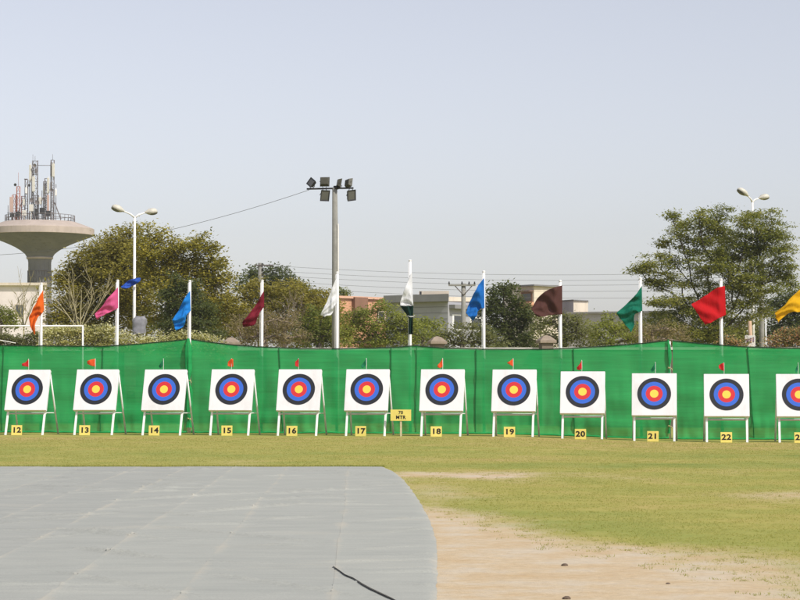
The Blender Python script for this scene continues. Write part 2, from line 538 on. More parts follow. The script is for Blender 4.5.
# ------------------------------------------------------------------ the grey ground sheet laid in strips
def sheet_material():
    m, nt, out = nodes('grey_ground_fabric')
    tc = N(nt, 'ShaderNodeTexCoord')
    uv = N(nt, 'ShaderNodeSeparateXYZ'); nt.links.new(tc.outputs['UV'], uv.inputs[0])
    n1 = N(nt, 'ShaderNodeTexNoise', Scale=1.1, Detail=7.0, Roughness=.65)
    mp = N(nt, 'ShaderNodeMapping'); mp.inputs['Scale'].default_value = (.55, 1.6, 1)
    nt.links.new(tc.outputs['Object'], mp.inputs[0]); nt.links.new(mp.outputs[0], n1.inputs['Vector'])
    n2 = N(nt, 'ShaderNodeTexNoise', Scale=60.0, Detail=3.0, Roughness=.7)
    nt.links.new(tc.outputs['Object'], n2.inputs['Vector'])
    c = ramp(nt, n1.outputs[0], [(.22, (.30, .312, .29)), (.5, (.338, .348, .322)), (.78, (.372, .378, .345))])
    g = ramp(nt, n2.outputs[0], [(.3, (.88, .88, .88)), (.7, (1.10, 1.10, 1.10))])
    c = mixc(nt, 1.0, c, g, 'MULTIPLY')
    n5 = N(nt, 'ShaderNodeTexNoise', Scale=2.2, Detail=8.0, Roughness=.72)
    mp5 = N(nt, 'ShaderNodeMapping'); mp5.inputs['Scale'].default_value = (.7, 3.2, 1)
    nt.links.new(tc.outputs['Object'], mp5.inputs[0]); nt.links.new(mp5.outputs[0], n5.inputs['Vector'])
    g5 = ramp(nt, n5.outputs[0], [(.28, (.90, .90, .91)), (.5, (1, 1, 1)), (.72, (1.04, 1.04, 1.035))])
    c = mixc(nt, 1.0, c, g5, 'MULTIPLY')
    # every roll of fabric has weathered a little differently
    oi = N(nt, 'ShaderNodeObjectInfo')
    g6 = ramp(nt, oi.outputs['Random'], [(0, (.95, .95, .96)), (1, (1.05, 1.05, 1.04))])
    c = mixc(nt, 1.0, c, g6, 'MULTIPLY')
    # wind-blown sand caught along the laps and in a few cross creases
    ab = N(nt, 'ShaderNodeMath', operation='SUBTRACT'); nt.links.new(uv.outputs[0], ab.inputs[0]); ab.inputs[1].default_value = .5
    ab2 = N(nt, 'ShaderNodeMath', operation='ABSOLUTE'); nt.links.new(ab.outputs[0], ab2.inputs[0])
    n3 = N(nt, 'ShaderNodeTexNoise', Scale=.8, Detail=6.0, Roughness=.7); nt.links.new(tc.outputs['Object'], n3.inputs['Vector'])
    ml = N(nt, 'ShaderNodeMath', operation='MULTIPLY_ADD'); nt.links.new(n3.outputs[0], ml.inputs[0]); ml.inputs[1].default_value = .42
    nt.links.new(ab2.outputs[0], ml.inputs[2])
    f = ramp(nt, ml.outputs[0], [(.66, (0, 0, 0)), (.78, (.6, .6, .6))])
    c = mixc(nt, f, c, (.48, .44, .36))
    n4 = N(nt, 'ShaderNodeTexNoise', Scale=.5, Detail=8.0, Roughness=.75)
    mp4 = N(nt, 'ShaderNodeMapping'); mp4.inputs['Scale'].default_value = (.35, 1.5, 1)
    nt.links.new(tc.outputs['Object'], mp4.inputs[0]); nt.links.new(mp4.outputs[0], n4.inputs['Vector'])
    f4 = ramp(nt, n4.outputs[0], [(.56, (0, 0, 0)), (.72, (.36, .36, .36))])
    c = mixc(nt, f4, c, (.47, .43, .345))
    p = N(nt, 'ShaderNodeBsdfPrincipled', Roughness=.85); p.inputs['Specular IOR Level'].default_value = .2
    nt.links.new(c, p.inputs['Base Color'])
    b = N(nt, 'ShaderNodeBump', Strength=.35, Distance=.012); nt.links.new(n1.outputs[0], b.inputs['Height'])
    nt.links.new(b.outputs[0], p.inputs['Normal'])
    nt.links.new(p.outputs[0], out.inputs[0])
    return m


SHEET = sheet_material()
random.seed(21)
CREASES = []
for _ in range(330):
    cy = 14 + 29 * random.random() ** 1.1
    cx = random.uniform(-11, .8)
    CREASES.append((cx, cy, random.uniform(.2, .8), random.uniform(.03, .055), random.choice((random.uniform(-.35, .25), random.uniform(.5, 1.8), -random.uniform(.5, 1.8))), random.choice((.006, .009, .014, .022, .03))))
CREASES += [(-1.3, 33.2, .8, .06, 1.1, .035), (-3.2, 31.5, 1.0, .06, 1.3, .04), (-2.0, 28.8, .7, .06, 1.5, .045), (-3.3, 24.0, .5, .06, -1.2, .045), (-2.7, 21.2, .5, .05, -1.3, .05)]
CBIN = {}
for c_ in CREASES:
    e_ = 4 * c_[3] + abs(c_[4]) * 1.6 * c_[2]
    for q in range(int((c_[1] - e_) * 2) - 1, int((c_[1] + e_) * 2) + 2): CBIN.setdefault(q, []).append(c_)
# the tear/fold at the near end
TEAR = [(333, 566), (339, 570.5), (345, 574.5), (353, 578), (362, 584), (371, 589), (382, 594), (392, 598.5), (402, 604)]


def seam_w(k, Y):
    base = [-.22, -1.40, -2.43, -3.37, -4.32, -5.35, -6.32, -7.3, -8.3, -9.3, -10.3, -11.3, -12.3][k]
    return base + .05 * noise.noise(Vector((Y * .12, k * 5.3, 0))) + .018 * noise.noise(Vector((Y * .6, k * 3.1, 4)))


def sheet_z(x, y):
    z = .016 + .006 * noise.noise(Vector((x * .9, y * .45, 8))) + .004 * noise.noise(Vector((x * 2.2, y * 1.7, 2)))
    for cx, cy, hl, hw, sl, h in CBIN.get(int(y * 2), ()):
        dx = x - cx
        if abs(dx) > hl * 1.6: continue
        dy = y - cy - sl * dx
        if abs(dy) > hw * 4: continue
        z += h * math.exp(-(dx / hl) ** 4) * math.exp(-(dy / hw) ** 2)
    return z


def build_sheet():
    root = empty('ground_sheet', (-5.5, 30, 0), 0, 'large grey fabric ground sheet laid in long lapped strips on the lawn', 'ground sheet')
    Y0, Y1 = 9.0, 43.2
    nv = 720
    for k in range(13):
        nu = 14
        vs = []; uvs = []
        for j in range(nv + 1):
            Y = Y0 + (Y1 - Y0) * j / nv
            wr = mat_edge(Y) + .018 * noise.noise(Vector((Y * 1.7, 2, 2))) + .008 * noise.noise(Vector((Y * 6, 2, 9))) if k == 0 else seam_w(k - 1, Y) + .035
            wl = seam_w(k, Y)
            for i in range(nu + 1):
                t = i / nu
                w = wl + (wr - wl) * t
                x = w - .01818 * Y
                yy = Y + (.05 * noise.noise(Vector((x * .8, 5, 5))) if j == nv else 0)
                z = terrain(x, yy) + sheet_z(x, yy)
                # the right border of every strip tucks under, its left border rides over its neighbour
                if k > 0 and t > .97: z -= .0035 if k > 1 else .002
                if t < .04: z += .0012 if k == 0 else .003 + .006 * max(0, noise.noise(Vector((Y * .9, k * 7., 1))))
                if j == nv: z = terrain(x, yy) + .004
                if k == 0 and i == nu: z = terrain(x, yy) + .005
                vs.append((x + 5.5, yy - 30, z)); uvs.append((t, Y))
        wv = nu + 1
        fs = [(j * wv + i, j * wv + i + 1, (j + 1) * wv + i + 1, (j + 1) * wv + i) for j in range(nv) for i in range(nu)]
        mb = MB(); mb.add(vs, fs, 0, True)
        o = mb.build('sheet_strip', SHEET, root)
        uvl = o.data.uv_layers.new(name='UVMap')
        li = np.zeros(len(o.data.loops), dtype=np.int32); o.data.loops.foreach_get('vertex_index', li)
        uvl.data.foreach_set('uv', np.array(uvs, dtype=np.float32)[li].ravel())
    # torn slit showing dark soil, with a lifted lip along its far side
    pts = [at(px, py, 1.63 * F / (py - 383)) for px, py in TEAR]
    mb = MB(); lip = MB()
    vs = []
    for i, p in enumerate(pts):
        hw = .030 * math.sin(math.pi * (i + .25) / (len(pts))) ** .8 * (.12 if i < 3 else .9 if i > 3 else .3) + .002
        z = terrain(p.x, p.y) + sheet_z(p.x, p.y) + .012
        vs += [(p.x + 5.5, p.y - 30 - hw, z), (p.x + 5.5, p.y - 30 + hw, z + .004)]
    mb.add(vs, [(2 * i, 2 * i + 2, 2 * i + 3, 2 * i + 1) for i in range(len(pts) - 1)])
    o = mb.build('tear', M['soil'], root); tag(o, 'dark slit torn in the sheet')
    vs = []
    for i, p in enumerate(pts):
        hw = .030 * math.sin(math.pi * (i + .25) / (len(pts))) ** .8 * (.12 if i < 3 else .9 if i > 3 else .3) + .002
        z = terrain(p.x, p.y) + sheet_z(p.x, p.y)
        y = p.y - 30
        vs += [(p.x + 5.5, y + hw * .8, z + .013), (p.x + 5.5, y + hw + .03, z + .013), (p.x + 5.5, y + hw + .14, z + .003)]
    lip.add(vs, [(3 * i + a, 3 * i + 3 + a, 3 * i + 4 + a, 3 * i + 1 + a) for i in range(len(pts) - 1) for a in (0, 1)], 0, True)
    lip.build('tear_flap', SHEET, root)


build_sheet()

# clods on the bare earth
for (px, py, s, lab) in ((565, 565, .034, 'small dark clod on bare earth level with the turf edge'),
                         (668, 583, .02, 'tiny dark clod lying on the pale bare earth, farthest right'),
                         (567, 598, .036, 'dark clod on bare earth nearest the bottom of the photo')):
    p = at(px, py, 1.65 * F / (py - 383))
    mb = MB()
    prof = [(.001, 0)] + [(s * r, s * h) for r, h in ((.9, .02), (1.0, .25), (.8, .5), (.45, .68))] + [(.001, s * .72)]
    mb.lathe(prof, (0, 0, 0), 9)
    mb.v = [(x * (1 + .3 * noise.noise(Vector((x * 40, y * 40, z * 40)))), y * (1 + .4 * noise.noise(Vector((y * 40, x * 40, 3)))), z) for x, y, z in mb.v]
    o = mb.build('earth_clod', M['stonebit']); o.location = (p.x, p.y, terrain(p.x, p.y) - .003)
    tag(o, lab, 'clod', 'clods on the bare earth')


# ------------------------------------------------------------------ the row of targets
def Yrow(px): return 64.8 / (1 + .14 * (px - 400) / F)
def Yfence(px): return Yrow(px) + 3.1


ROWYAW = R(-8.0)      # the row runs nearer to the right
TILT = R(19.5)
ct, st = math.cos(TILT), math.sin(TILT)


def text_mesh(s, size, bold=.02, extr=.002):
    cu = bpy.data.curves.new('lettering', 'FONT')
    cu.body = s; cu.size = size; cu.align_x = 'CENTER'; cu.align_y = 'CENTER'
    cu.extrude = extr; cu.offset = bold * size; cu.resolution_u = 4; cu.space_character = 1.08
    o = bpy.data.objects.new('lettering', cu); COL.objects.link(o)
    bpy.context.view_layer.update()
    me = bpy.data.meshes.new_from_object(o.evaluated_get(bpy.context.evaluated_depsgraph_get()))
    bpy.data.objects.remove(o); bpy.data.curves.remove(cu)
    return me


def disc_rings(rad, cols, th):
    mb = MB(); n = 64
    # concentric rings, each proud of nothing: one flat face with rings meeting edge to edge
    rr = [0] + rad
    for k in range(len(rad)):
        ri, ro = rr[k], rr[k + 1]
        vs = []
        for a in range(n):
            an = 2 * math.pi * a / n
            vs.append((ro * math.cos(an), -th, ro * math.sin(an)))
        if ri == 0:
            mb.add(vs, [tuple(range(n))], cols[k])
        else:
            vi = [(ri * math.cos(2 * math.pi * a / n), -th, ri * math.sin(2 * math.pi * a / n)) for a in range(n)]
            mb.add(vs + vi, [(a, (a + 1) % n, n + (a + 1) % n, n + a) for a in range(n)], cols[k])
    ro = rr[-1]
    vs = [(ro * math.cos(2 * math.pi * a / n), y, ro * math.sin(2 * math.pi * a / n)) for y in (-th, 0) for a in range(n)]
    mb.add(vs, [(a, n + a, n + (a + 1) % n, (a + 1) % n) for a in range(n)], cols[-1])
    return mb


BW, BH, BT = 1.30, 1.30, .13        # board
HB = .70 / ct                        # distance along the slope to the board's bottom


def make_target():
    root = empty('archery_target', (0, 0, 0))
    T = Matrix.Rotation(-TILT, 3, 'X')          # leaning back: local z goes up and back
    cz = HB + BH / 2
    mb = MB(); mb.bbox(T @ Vector((0, -BT / 2 - .03, cz)), (BW, BT, BH), .012, 0, T)
    board = mb.build('board', M['board'], root)
    fm = disc_rings([.122, .244, .366, .488], [0, 1, 2, 3], .004)
    # paper sheet around the rings, white
    vs0 = [Vector(v) for v in fm.v]
    fm.v = [tuple(T @ (p + Vector((0, -BT - .0325, cz + .015)))) for p in vs0]
    face = fm.build('target_face', [M['gold'], M['red'], M['blue'], M['black']], board)
    top = HB + BH
    for sx in (-1, 1):
        mb = MB()
        mb.bbox(T @ Vector((sx * .575, .012, top / 2 - .01)), (.063, .05, top - .02), .008, 0, T)
        mb.build('front_leg', M['legs'], root)
    zt = (top - .1) * ct; yt = (top - .1) * st
    for sx in (-1, 1):
        mb = MB()
        a = Vector((sx * .60, yt + .06, zt)); b = Vector((sx * .64, yt + .80, 0.0))
        mb.tube([a, a.lerp(b, .5), b], .028, 8)
        mb.build('rear_leg', M['legs'], root)
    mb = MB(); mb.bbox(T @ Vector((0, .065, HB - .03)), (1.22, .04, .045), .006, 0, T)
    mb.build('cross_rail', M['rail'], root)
    mb = MB(); mb.bbox(T @ Vector((0, .065, HB + BH - .2)), (1.22, .05, .06), .008, 0, T)
    mb.build('cross_rail', M['legs'], root)
    mb = MB()
    a = Vector((-.62, yt + .52, zt * .36)); b = Vector((.62, yt + .52, zt * .36))
    mb.tube([a, b], .016, 6); mb.build('rear_brace', M['legs'], root)
    return root


def copy_tree(o, parent=None):
    c = o.copy(); COL.objects.link(c)
    if parent is not None: c.parent = parent
    for ch in [x for x in bpy.data.objects if x.parent == o]: copy_tree(ch, c)
    return c


#        number, centre of board px, base row y, stake px
TARGETS = [(12, 23.6, 435.4), (13, 92.6, 435.5), (14, 160.6, 435.6), (15, 228.4, 435.6), (16, 296.0, 435.5), (17, 364.2, 435.6),
           (18, 439.4, 436.2), (19, 511.6, 437.6), (20, 580.6, 439.4), (21, 652.6, 440.5), (22, 725.2, 442.2), (23, 798.0, 443.0)]
PLATE_PX = [17.4, 85.2, 154.5, 227.2, 292, 360.7, 436.1, 509.2, 580, 652.3, 725.6, 799.2]
#  wind flags: colour, stick px, (x0,x1) of pennant, shape
WF = [('red', 'wred', 29.0, 22.5, 31), ('orange', 'worange', 95.5, 87.5, 95.6), ('green', 'wgreen', 163.6, 159, 163.2), ('orange', 'worange', 231.6, 228, 233.5),
      ('red', 'wred', 298.6, 295.3, 299), ('green', 'wgreen', 366.4, 361, 366.6), ('orange', 'worange', 442.6, 437.5, 443.6), ('orange', 'worange', 513.0, 507, 513.4),
      ('red', 'wred', 581.6, 576.6, 582), ('green', 'wgreen', 655.0, 650.4, 654.6), ('red', 'wred', 723.6, 718.4, 724), ('green', 'wgreen', 797.6, 794.6, 797.4)]
WSHAPE = ['tri_up', 'blunt', 'droop', 'hang', 'hang', 'droop', 'tri_down', 'pennant', 'tri_down', 'droop', 'blunt', 'droop']

random.seed(5)
proto = make_target()
for i, (num, px, by) in enumerate(TARGETS):
    t = proto if i == 0 else copy_tree(proto)
    Y = Yrow(px); X = xat(px, Y)
    t.location = (X + .03, Y, terrain(X, Y) - .004)
    t.rotation_euler = (0, 0, ROWYAW + R(random.uniform(-.8, .8)))
    tag(t, f'white leaning archery target on its stand behind the yellow plate {num}', 'archery target', 'archery targets in the row')
    # number plate
    Yp = Y - .45; Xp = xat(PLATE_PX[i], Yp)
    pr = empty('number_plate', (Xp, Yp, terrain(Xp, Yp)), ROWYAW + R(random.uniform(-5, 5)),
               f'square yellow number plate reading {num} on the grass', 'number plate', 'yellow number plates before the targets')
    mb = MB(); mb.bbox((0, 0, .155), (.325, .012, .30), .004); mb.build('panel', M['yellow'], pr)
    mb = MB(); mb.bbox((0, .02, .12), (.03, .02, .3), .004); mb.build('stake', M['wood'], pr)
    me = text_mesh(str(num), .215, .034); me.materials.append(M['ink'])
    d = bpy.data.objects.new('numeral', me); COL.objects.link(d); d.parent = pr
    d.location = (0, -.0085, .155); d.rotation_euler = (R(90), 0, 0); d.scale = (1.22, 1, 1)
    pr.rotation_euler = (R(-random.uniform(1, 6)), 0, pr.rotation_euler.z)
    # wind flag on the top edge of the board
    cname, cm, spx, x0, x1 = WF[i]
    topz = terrain(X, Y) + (HB + BH) * ct
    Yf = Y + (HB + BH) * st - .06
    xs_ = xat(spx, Yf)
    wr = empty('wind_flag', (xs_, Yf, topz - .03), 0, f'small {cname} wind flag stuck in top of the target numbered {num}', 'wind flag', 'small wind flags on the targets')
    mb = MB(); mb.tube([(0, 0, 0), (.004, 0, .2), (0, 0, .41)], .007, 6); mb.build('stick', M['white'], wr)
    sc = Yf / F
    a0, a1 = (x0 - spx) * sc, (x1 - spx) * sc
    sh = WSHAPE[i]
    ht, hb = .40, .16
    if sh == 'tri_up': prof = [((0, ht), (0, hb)), ((a0 * .5, ht - .10), (a0 * .5, hb + .02)), ((a0, ht - .14), (a0, hb + .03))]
    elif sh == 'blunt': prof = [((0, ht), (0, hb)), ((a0 * .5, ht - .02), (a0 * .5, hb + .03)), ((a0, ht - .07), (a0, hb + .09))]
    elif sh == 'droop': prof = [((0, ht), (0, hb + .05)), ((a0 * .5, ht - .12), (a0 * .45, hb - .02)), ((a0, ht - .22), (a0 * .8, hb - .05))]
    elif sh == 'hang': prof = [((a1, ht - .02), (a1, hb)), ((0, ht), (0, hb - .02)), ((a0, ht - .10), (a0, hb + .02))]
    elif sh == 'tri_down': prof = [((0, ht), (0, hb)), ((a0 * .5, ht - .12), (a0 * .5, hb - .05)), ((a0, ht - .2), (a0, hb - .02))]
    else: prof = [((0, ht), (0, hb)), ((a0 * .5, ht - .07), (a0 * .5, hb + .055)), ((a0, ht - .12), (a0, hb + .11))]

    def pf(u, v):
        s = u * (len(prof) - 1); j = min(int(s), len(prof) - 2); f = s - j
        A = Vector(prof[j][0]).lerp(Vector(prof[j + 1][0]), f); B = Vector(prof[j][1]).lerp(Vector(prof[j + 1][1]), f)
        p = A.lerp(B, v)
        return (p.x, .03 * math.sin(5 * u + 2 * v + i) * u - .008, p.y)
    mb = MB(); mb.grid(pf, 10, 8); mb.build('pennant', CL[cm], wr, solid=.004)

# distance sign on a stake
p = at(400.8, 434, 64.75)
sr = empty('distance_sign', (p.x, 64.75, terrain(p.x, 64.75)), ROWYAW, 'yellow distance board on a stake reading 70 MTR', 'sign')
mb = MB(); mb.bbox((0, 0, .62), (.61, .015, .33), .004); mb.build('panel', M['yellow'], sr)
mb = MB(); mb.bbox((0, .025, .30), (.055, .03, .62), .006); mb.build('stake', M['wood'], sr)
for s, z, sz in (('70', .695, .13), ('MTR', .555, .14)):
    me = text_mesh(s, sz, .03); me.materials.append(M['ink'])
    d = bpy.data.objects.new('lettering', me); COL.objects.link(d); d.parent = sr
    d.location = (.0, -.010, z); d.rotation_euler = (R(90), 0, 0)


# ------------------------------------------------------------------ the green net fence
TOP = [(-60, 345), (0, 345.5), (60, 346.2), (103, 346.5), (140, 344), (170, 341.2), (188, 339.5), (190.5, 339.5), (205, 341.5), (230, 344.8), (261, 347), (300, 348.6),
       (337, 349), (391, 347.6), (412, 346), (417, 346), (440, 348), (484, 349.2), (545, 349.4), (573, 348.2), (610, 346), (640, 343.6), (669, 340.6),
       (672, 340.6), (700, 343.6), (745, 347), (800, 348.5), (860, 349)]


def fence_pt(px, v, amp=1.0):
    Y = Yfence(px)
    X = xat(px, Y)
    zt = zat(interp(TOP, px), Y) + .012 * noise.noise(Vector((px * .15, 3, 0)))
    zb = terrain(X, Y) + .03 + .05 * abs(noise.noise(Vector((px * .05, 0, 7))))
    z = zt + (zb - zt) * v
    # sagging cloth: long shallow horizontal swags and upright ripples, gathered low down
    w = .05 * noise.noise(Vector((px * .035, v * 1.3, 1.7))) + .05 * v * noise.noise(Vector((px * .10, v * 2.2, 5))) \
        + .03 * noise.noise(Vector((px * .02, v * 6.5, 11))) + .02 * v * v * noise.noise(Vector((px * .3, v * 4, 2)))
    w += .05 * math.exp(-((v - .97) / .05) ** 2) * noise.noise(Vector((px * .12, 9, 9)))
    w += .028 * math.sin(21 * v + 2.5 * noise.noise(Vector((px * .012, v * 2, 4)))) * smooth(.45, .9, v) * (0.4 + abs(noise.noise(Vector((px * .02, 1, 6)))))
    return Vector((X, Y + w * amp * 1.5, z))


SEAMS = {0: [4, 103], 1: [279, 391, 416.5, 476, 573], 2: [747]}
PAN = [(-60, 187.5), (191.5, 668.3), (672.5, 860)]
PLAB = ['green net fence panel with the leftmost peak, beside target 12', 'long green net fence panel between the two tied gaps',
        'green net fence panel at right, behind the plate 22']
for k, (p0, p1) in enumerate(PAN):
    root = empty('net_fence', fence_pt((p0 + p1) / 2, 1), 0, PLAB[k], 'fence', 'green net fence panels behind the targets')
    L = root.location.copy()
    mb = MB(); nu = int((p1 - p0) / 2.2)
    mb.grid(lambda u, v: fence_pt(p0 + (p1 - p0) * u, v) - L, nu, 30)
    mb.build('net', M['fence'], root)
    mb = MB()
    n = int((p1 - p0) / 5)
    mb.tube([fence_pt(p0 + (p1 - p0) * i / n, 0) - L + Vector((0, -.005, 0.005)) for i in range(n + 1)], .016, 6)
    mb.build('top_cord', M['rope'], root)
    for sp in SEAMS[k]:
        mb = MB()
        lean = {573: .5, 747: 3.0, 279: 2.0, 103: -1.0, 4: -.8}.get(sp, -.4)
        hw = .018 if sp != 416.5 else .012

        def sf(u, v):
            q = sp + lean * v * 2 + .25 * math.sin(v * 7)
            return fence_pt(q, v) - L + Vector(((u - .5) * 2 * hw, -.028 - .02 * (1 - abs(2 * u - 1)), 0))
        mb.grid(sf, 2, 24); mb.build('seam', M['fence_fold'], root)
    # hem bunched on the ground
    mb = MB()
    pts = []; n = int((p1 - p0) / 4)
    rad = []
    for i in range(n + 1):
        q = p0 + (p1 - p0) * i / n
        c = fence_pt(q, 1) - L
        pts.append(c + Vector((0, -.03 + .04 * noise.noise(Vector((q * .1, 2, 2))), -.01)))
        rad.append(.028 + .022 * noise.noise(Vector((q * .16, 5, 1))))
    mb.tube(pts, rad, 7); mb.build('hem', M['fence'], root)
    # posts that hold the panel ends
    for q in ((p1 + 1.0,) if k == 0 else (p1 + 1.8,) if k == 1 else ()):
        mb = MB(); c = fence_pt(q, 1) - L; tpt = fence_pt(q, 0) - L
        mb.tube([c + Vector((0, .10, -.04)), tpt + Vector((0, .10, -.02))], .032, 10)
        mb.build('post', M['pole'], root)


def tied_bundle(px, panel_obj, z_knots, w0):
    """loose ends of net twisted and tied to the post"""
    L = panel_obj.location
    mb = MB()
    n = 40; m = 18; vs = []
    for j in range(n + 1):
        v = j / n
        c = fence_pt(px, v * .97) - L + Vector((0, -.06, .03))
        pinch = 1.0
        for zk in z_knots: pinch = min(pinch, .30 + abs(v - zk) * 5.5)
        r0 = w0 * min(1, pinch) * (1 + .25 * noise.noise(Vector((v * 9, px, 0))))
        c = c + Vector((.05 * noise.noise(Vector((v * 4, px, 3))), 0, 0))
        for i in range(m):
            an = 2 * math.pi * i / m
            rr = r0 * (1 + .33 * math.sin(5 * an + v * 9 + 1.4 * noise.noise(Vector((v * 5, 1, px)))))
            vs.append(c + Vector((math.cos(an) * rr, math.sin(an) * rr * .7, 0)))
    fs = [(j * m + i, j * m + (i + 1) % m, (j + 1) * m + (i + 1) % m, (j + 1) * m + i) for j in range(n) for i in range(m)]
    mb.add(vs, fs, 0, True)
    b = mb.build('tied_end', M['fence'], panel_obj)
    for zk in z_knots:
        if zk > .05:
            c = fence_pt(px, zk * .97) - L + Vector((0, -.06, .03))
            mb = MB(); ring = [c + Vector((math.cos(a) * w0 * .45, math.sin(a) * w0 * .4, .02 * math.sin(2 * a))) for a in [2 * math.pi * q / 12 for q in range(13)]]
            mb.tube(ring, .014, 6); mb.tube([c + Vector((0, -.05, 0)), c + Vector((.07, -.08, -.02)), c + Vector((.09, -.08, -.08))], .010, 6)
            mb.build('tie', M['tie'], b)


panels = [o for o in bpy.data.objects if o.name.startswith('net_fence')]
panels.sort(key=lambda o: o.location.x)
tied_bundle(189.3, panels[0], [0, .47, .90], .10)
tied_bundle(668.4, panels[1], [0, .30, .62, .92], .055)

# ------------------------------------------------------------------ flagpoles and flags
POLES = [(41.6, 284), (117.0, 281), (189.6, 281.5), (261.6, 281), (336.8, 273), (410.4, 261), (484.0, 272), (560.8, 281.5), (641.0, 279), (721.8, 280), (803.0, 282)]
FLABEL = ['orange', 'pink', 'sky blue', 'maroon', 'white', 'white and dark green', 'blue', 'dark brown', 'green', 'red', 'yellow']
for (px, ty), nm in zip(POLES, FLABEL):
    Y = Yfence(px) + .2; X = xat(px, Y); zb = terrain(X, Y); h = zat(ty, Y) - zb
    r = empty('flagpole', (X, Y, zb), 0, f'white flagpole behind the green fence carrying the {nm} flag', 'flagpole', 'white flagpoles behind the fence')
    r.rotation_euler = (0, R(random.uniform(-.25, .25)), 0)
    mb = MB(); mb.tube([(0, 0, -.1), (0, 0, h * .5), (0, 0, h)], [.047, .045, .042], 12); mb.build('pole', M['pole'], r)
    mb = MB(); mb.lathe([(.001, h), (.05, h), (.05, h + .02), (.03, h + .04), (.001, h + .045)], (0, 0, 0), 12); mb.build('cap', M['pole'], r)
    # halyard
    mb = MB(); mb.tube([(-.05, -.04, h - .05), (-.065, -.045, h * .5), (-.05, -.04, .4)], .005, 5); mb.build('halyard', M['legs'], r)


def bez(tab, t):
    s = t * (len(tab) - 1); j = min(int(s), len(tab) - 2); f = s - j
    # Catmull-Rom through the given points
    P = [Vector(tab[max(j - 1, 0)]), Vector(tab[j]), Vector(tab[j + 1]), Vector(tab[min(j + 2, len(tab) - 1)])]
    return .5 * ((2 * P[1]) + (P[2] - P[0]) * f + (2 * P[0] - 5 * P[1] + 4 * P[2] - P[3]) * f * f + (3 * P[1] - P[0] - 3 * P[2] + P[3]) * f ** 3)


def flag(name, label, Yd, upper, lower, mats, waves, depth, seed, nu=44, nv=34, split=None, group='coloured flags on the flagpoles', cat='flag'):
    """cloth between its upper edge and lower edge (hoist -> fly), rippling in depth"""
    hp = at(upper[0][0], upper[0][1], Yd)
    root_loc = Vector((hp.x, Yd, hp.z))
    root = empty(name, root_loc, 0, label, cat, group)
    mb = MB()

    def fn(u, v):
        A = bez(upper, u); B = bez(lower, u)
        q = A.lerp(B, v)
        ph = waves[0] * u * 2 * math.pi + waves[1] * v * 2 * math.pi + seed
        k = smooth(0, .25, u)
        dy = .6 * depth * k * (math.sin(ph) + .45 * math.sin(2.3 * ph + 3 * v + seed)) + .06 * k * noise.noise(Vector((u * 3, v * 3, seed * 3)))
        # loose hem flutter
        q = q + Vector((.55 * noise.noise(Vector((u * 6, v * 6, seed))), .55 * noise.noise(Vector((u * 6, v * 6, seed + 9))))) * k
        p = at(q.x, q.y, Yd)
        return p + Vector((0, dy - .08 - .12 * k, 0)) - root_loc
    mb.grid(fn, nu, nv)
    if split:
        cnt = 0
        for j in range(nv):
            for i in range(nu):
                mb.m[cnt] = split((i + .5) / nu, (j + .5) / nv); cnt += 1
    mb.build('cloth', mats, root, solid=.006)
    return root, fn


def fY(k): return Yfence(POLES[k][0]) + .2


flag('flag', 'orange flag drooping down its pole, leftmost of the flags', fY(0), [(43.5, 290), (38, 301), (33.5, 311), (30, 318.5), (31.5, 326)], [(44.5, 310), (43, 314), (40, 316), (37, 324), (35.5, 335)], CL['orange'], (1.6, .5), .09, .4)
flag('flag', 'pink flag hanging slanted from its pole', fY(1), [(118.5, 287), (111, 296), (104, 305), (98.5, 311), (95.6, 314)], [(118.5, 308), (112, 312), (107, 314), (102, 317), (98, 320)], CL['pink'], (1.2, .6), .08, 1.7)
flag('flag', 'sky blue flag drooping at the fence peak', fY(2), [(190.5, 290.5), (184.5, 300), (179.5, 309), (175, 317), (173, 320)], [(191, 311), (187.5, 315), (186, 322), (183, 327), (176.5, 331)], CL['sky'], (1.4, .9), .10, 2.9)
flag('flag', 'maroon flag hanging slack on its pole', fY(3), [(264, 291), (259.5, 299.5), (254, 308), (248, 316), (243, 323)], [(264.4, 307), (261, 311), (258, 318), (254.5, 325), (243.3, 327)], CL['maroon'], (1.3, .4), .09, 4.1)
flag('flag', 'plain white flag drooping beside the floodlight mast', fY(4), [(337, 277), (331.5, 290), (327, 302), (323.5, 309), (321, 315.4)], [(337.5, 302), (334.5, 307), (333.6, 311), (331, 315), (325, 317)], CL['white'], (1.1, .8), .08, 5.0)
flag('flag', 'bright blue flag drooping in front of the dark tree', fY(6), [(484, 278), (478, 286), (472, 297), (468, 306), (465.5, 313)], [(484.5, 308.5), (481, 309), (478, 311), (476.5, 316), (472.5, 321)], CL['blue'], (1.5, .5), .10, .9)
flag('flag', 'dark brown flag blown out before the cream building', fY(7), [(562, 285.5), (553, 288), (545, 291.5), (537, 299), (530.6, 309)], [(562, 314.5), (554, 315), (548, 315.5), (541, 317), (536, 316.5)], CL['brown'], (1.1, .5), .10, 2.2)
flag('flag', 'green flag with its corner hanging down', fY(8), [(641.5, 286), (635, 295), (628, 302.5), (621, 309), (615.4, 313.2)], [(642, 311), (637, 313), (633.5, 315.5), (633.8, 324), (630.5, 332.5)], CL['green'], (1.3, .9), .10, 3.3)
flag('flag', 'bright red flag blown square from its pole', fY(9), [(724.5, 286), (716, 288.5), (707, 294), (698, 300), (690.3, 305)], [(725.6, 315), (719, 318), (714, 320.5), (709, 323), (704.5, 325)], CL['red'], (.9, .5), .08, 4.6)
flag('flag', 'bright yellow flag at the right edge of the photo', fY(10), [(806, 287), (799, 290), (790, 298), (782, 306.5), (773.4, 313.2)], [(806, 309), (798, 312), (791, 312.5), (784, 316), (777.3, 323)], CL['yellow'], (1.0, .6), .09, 5.7)
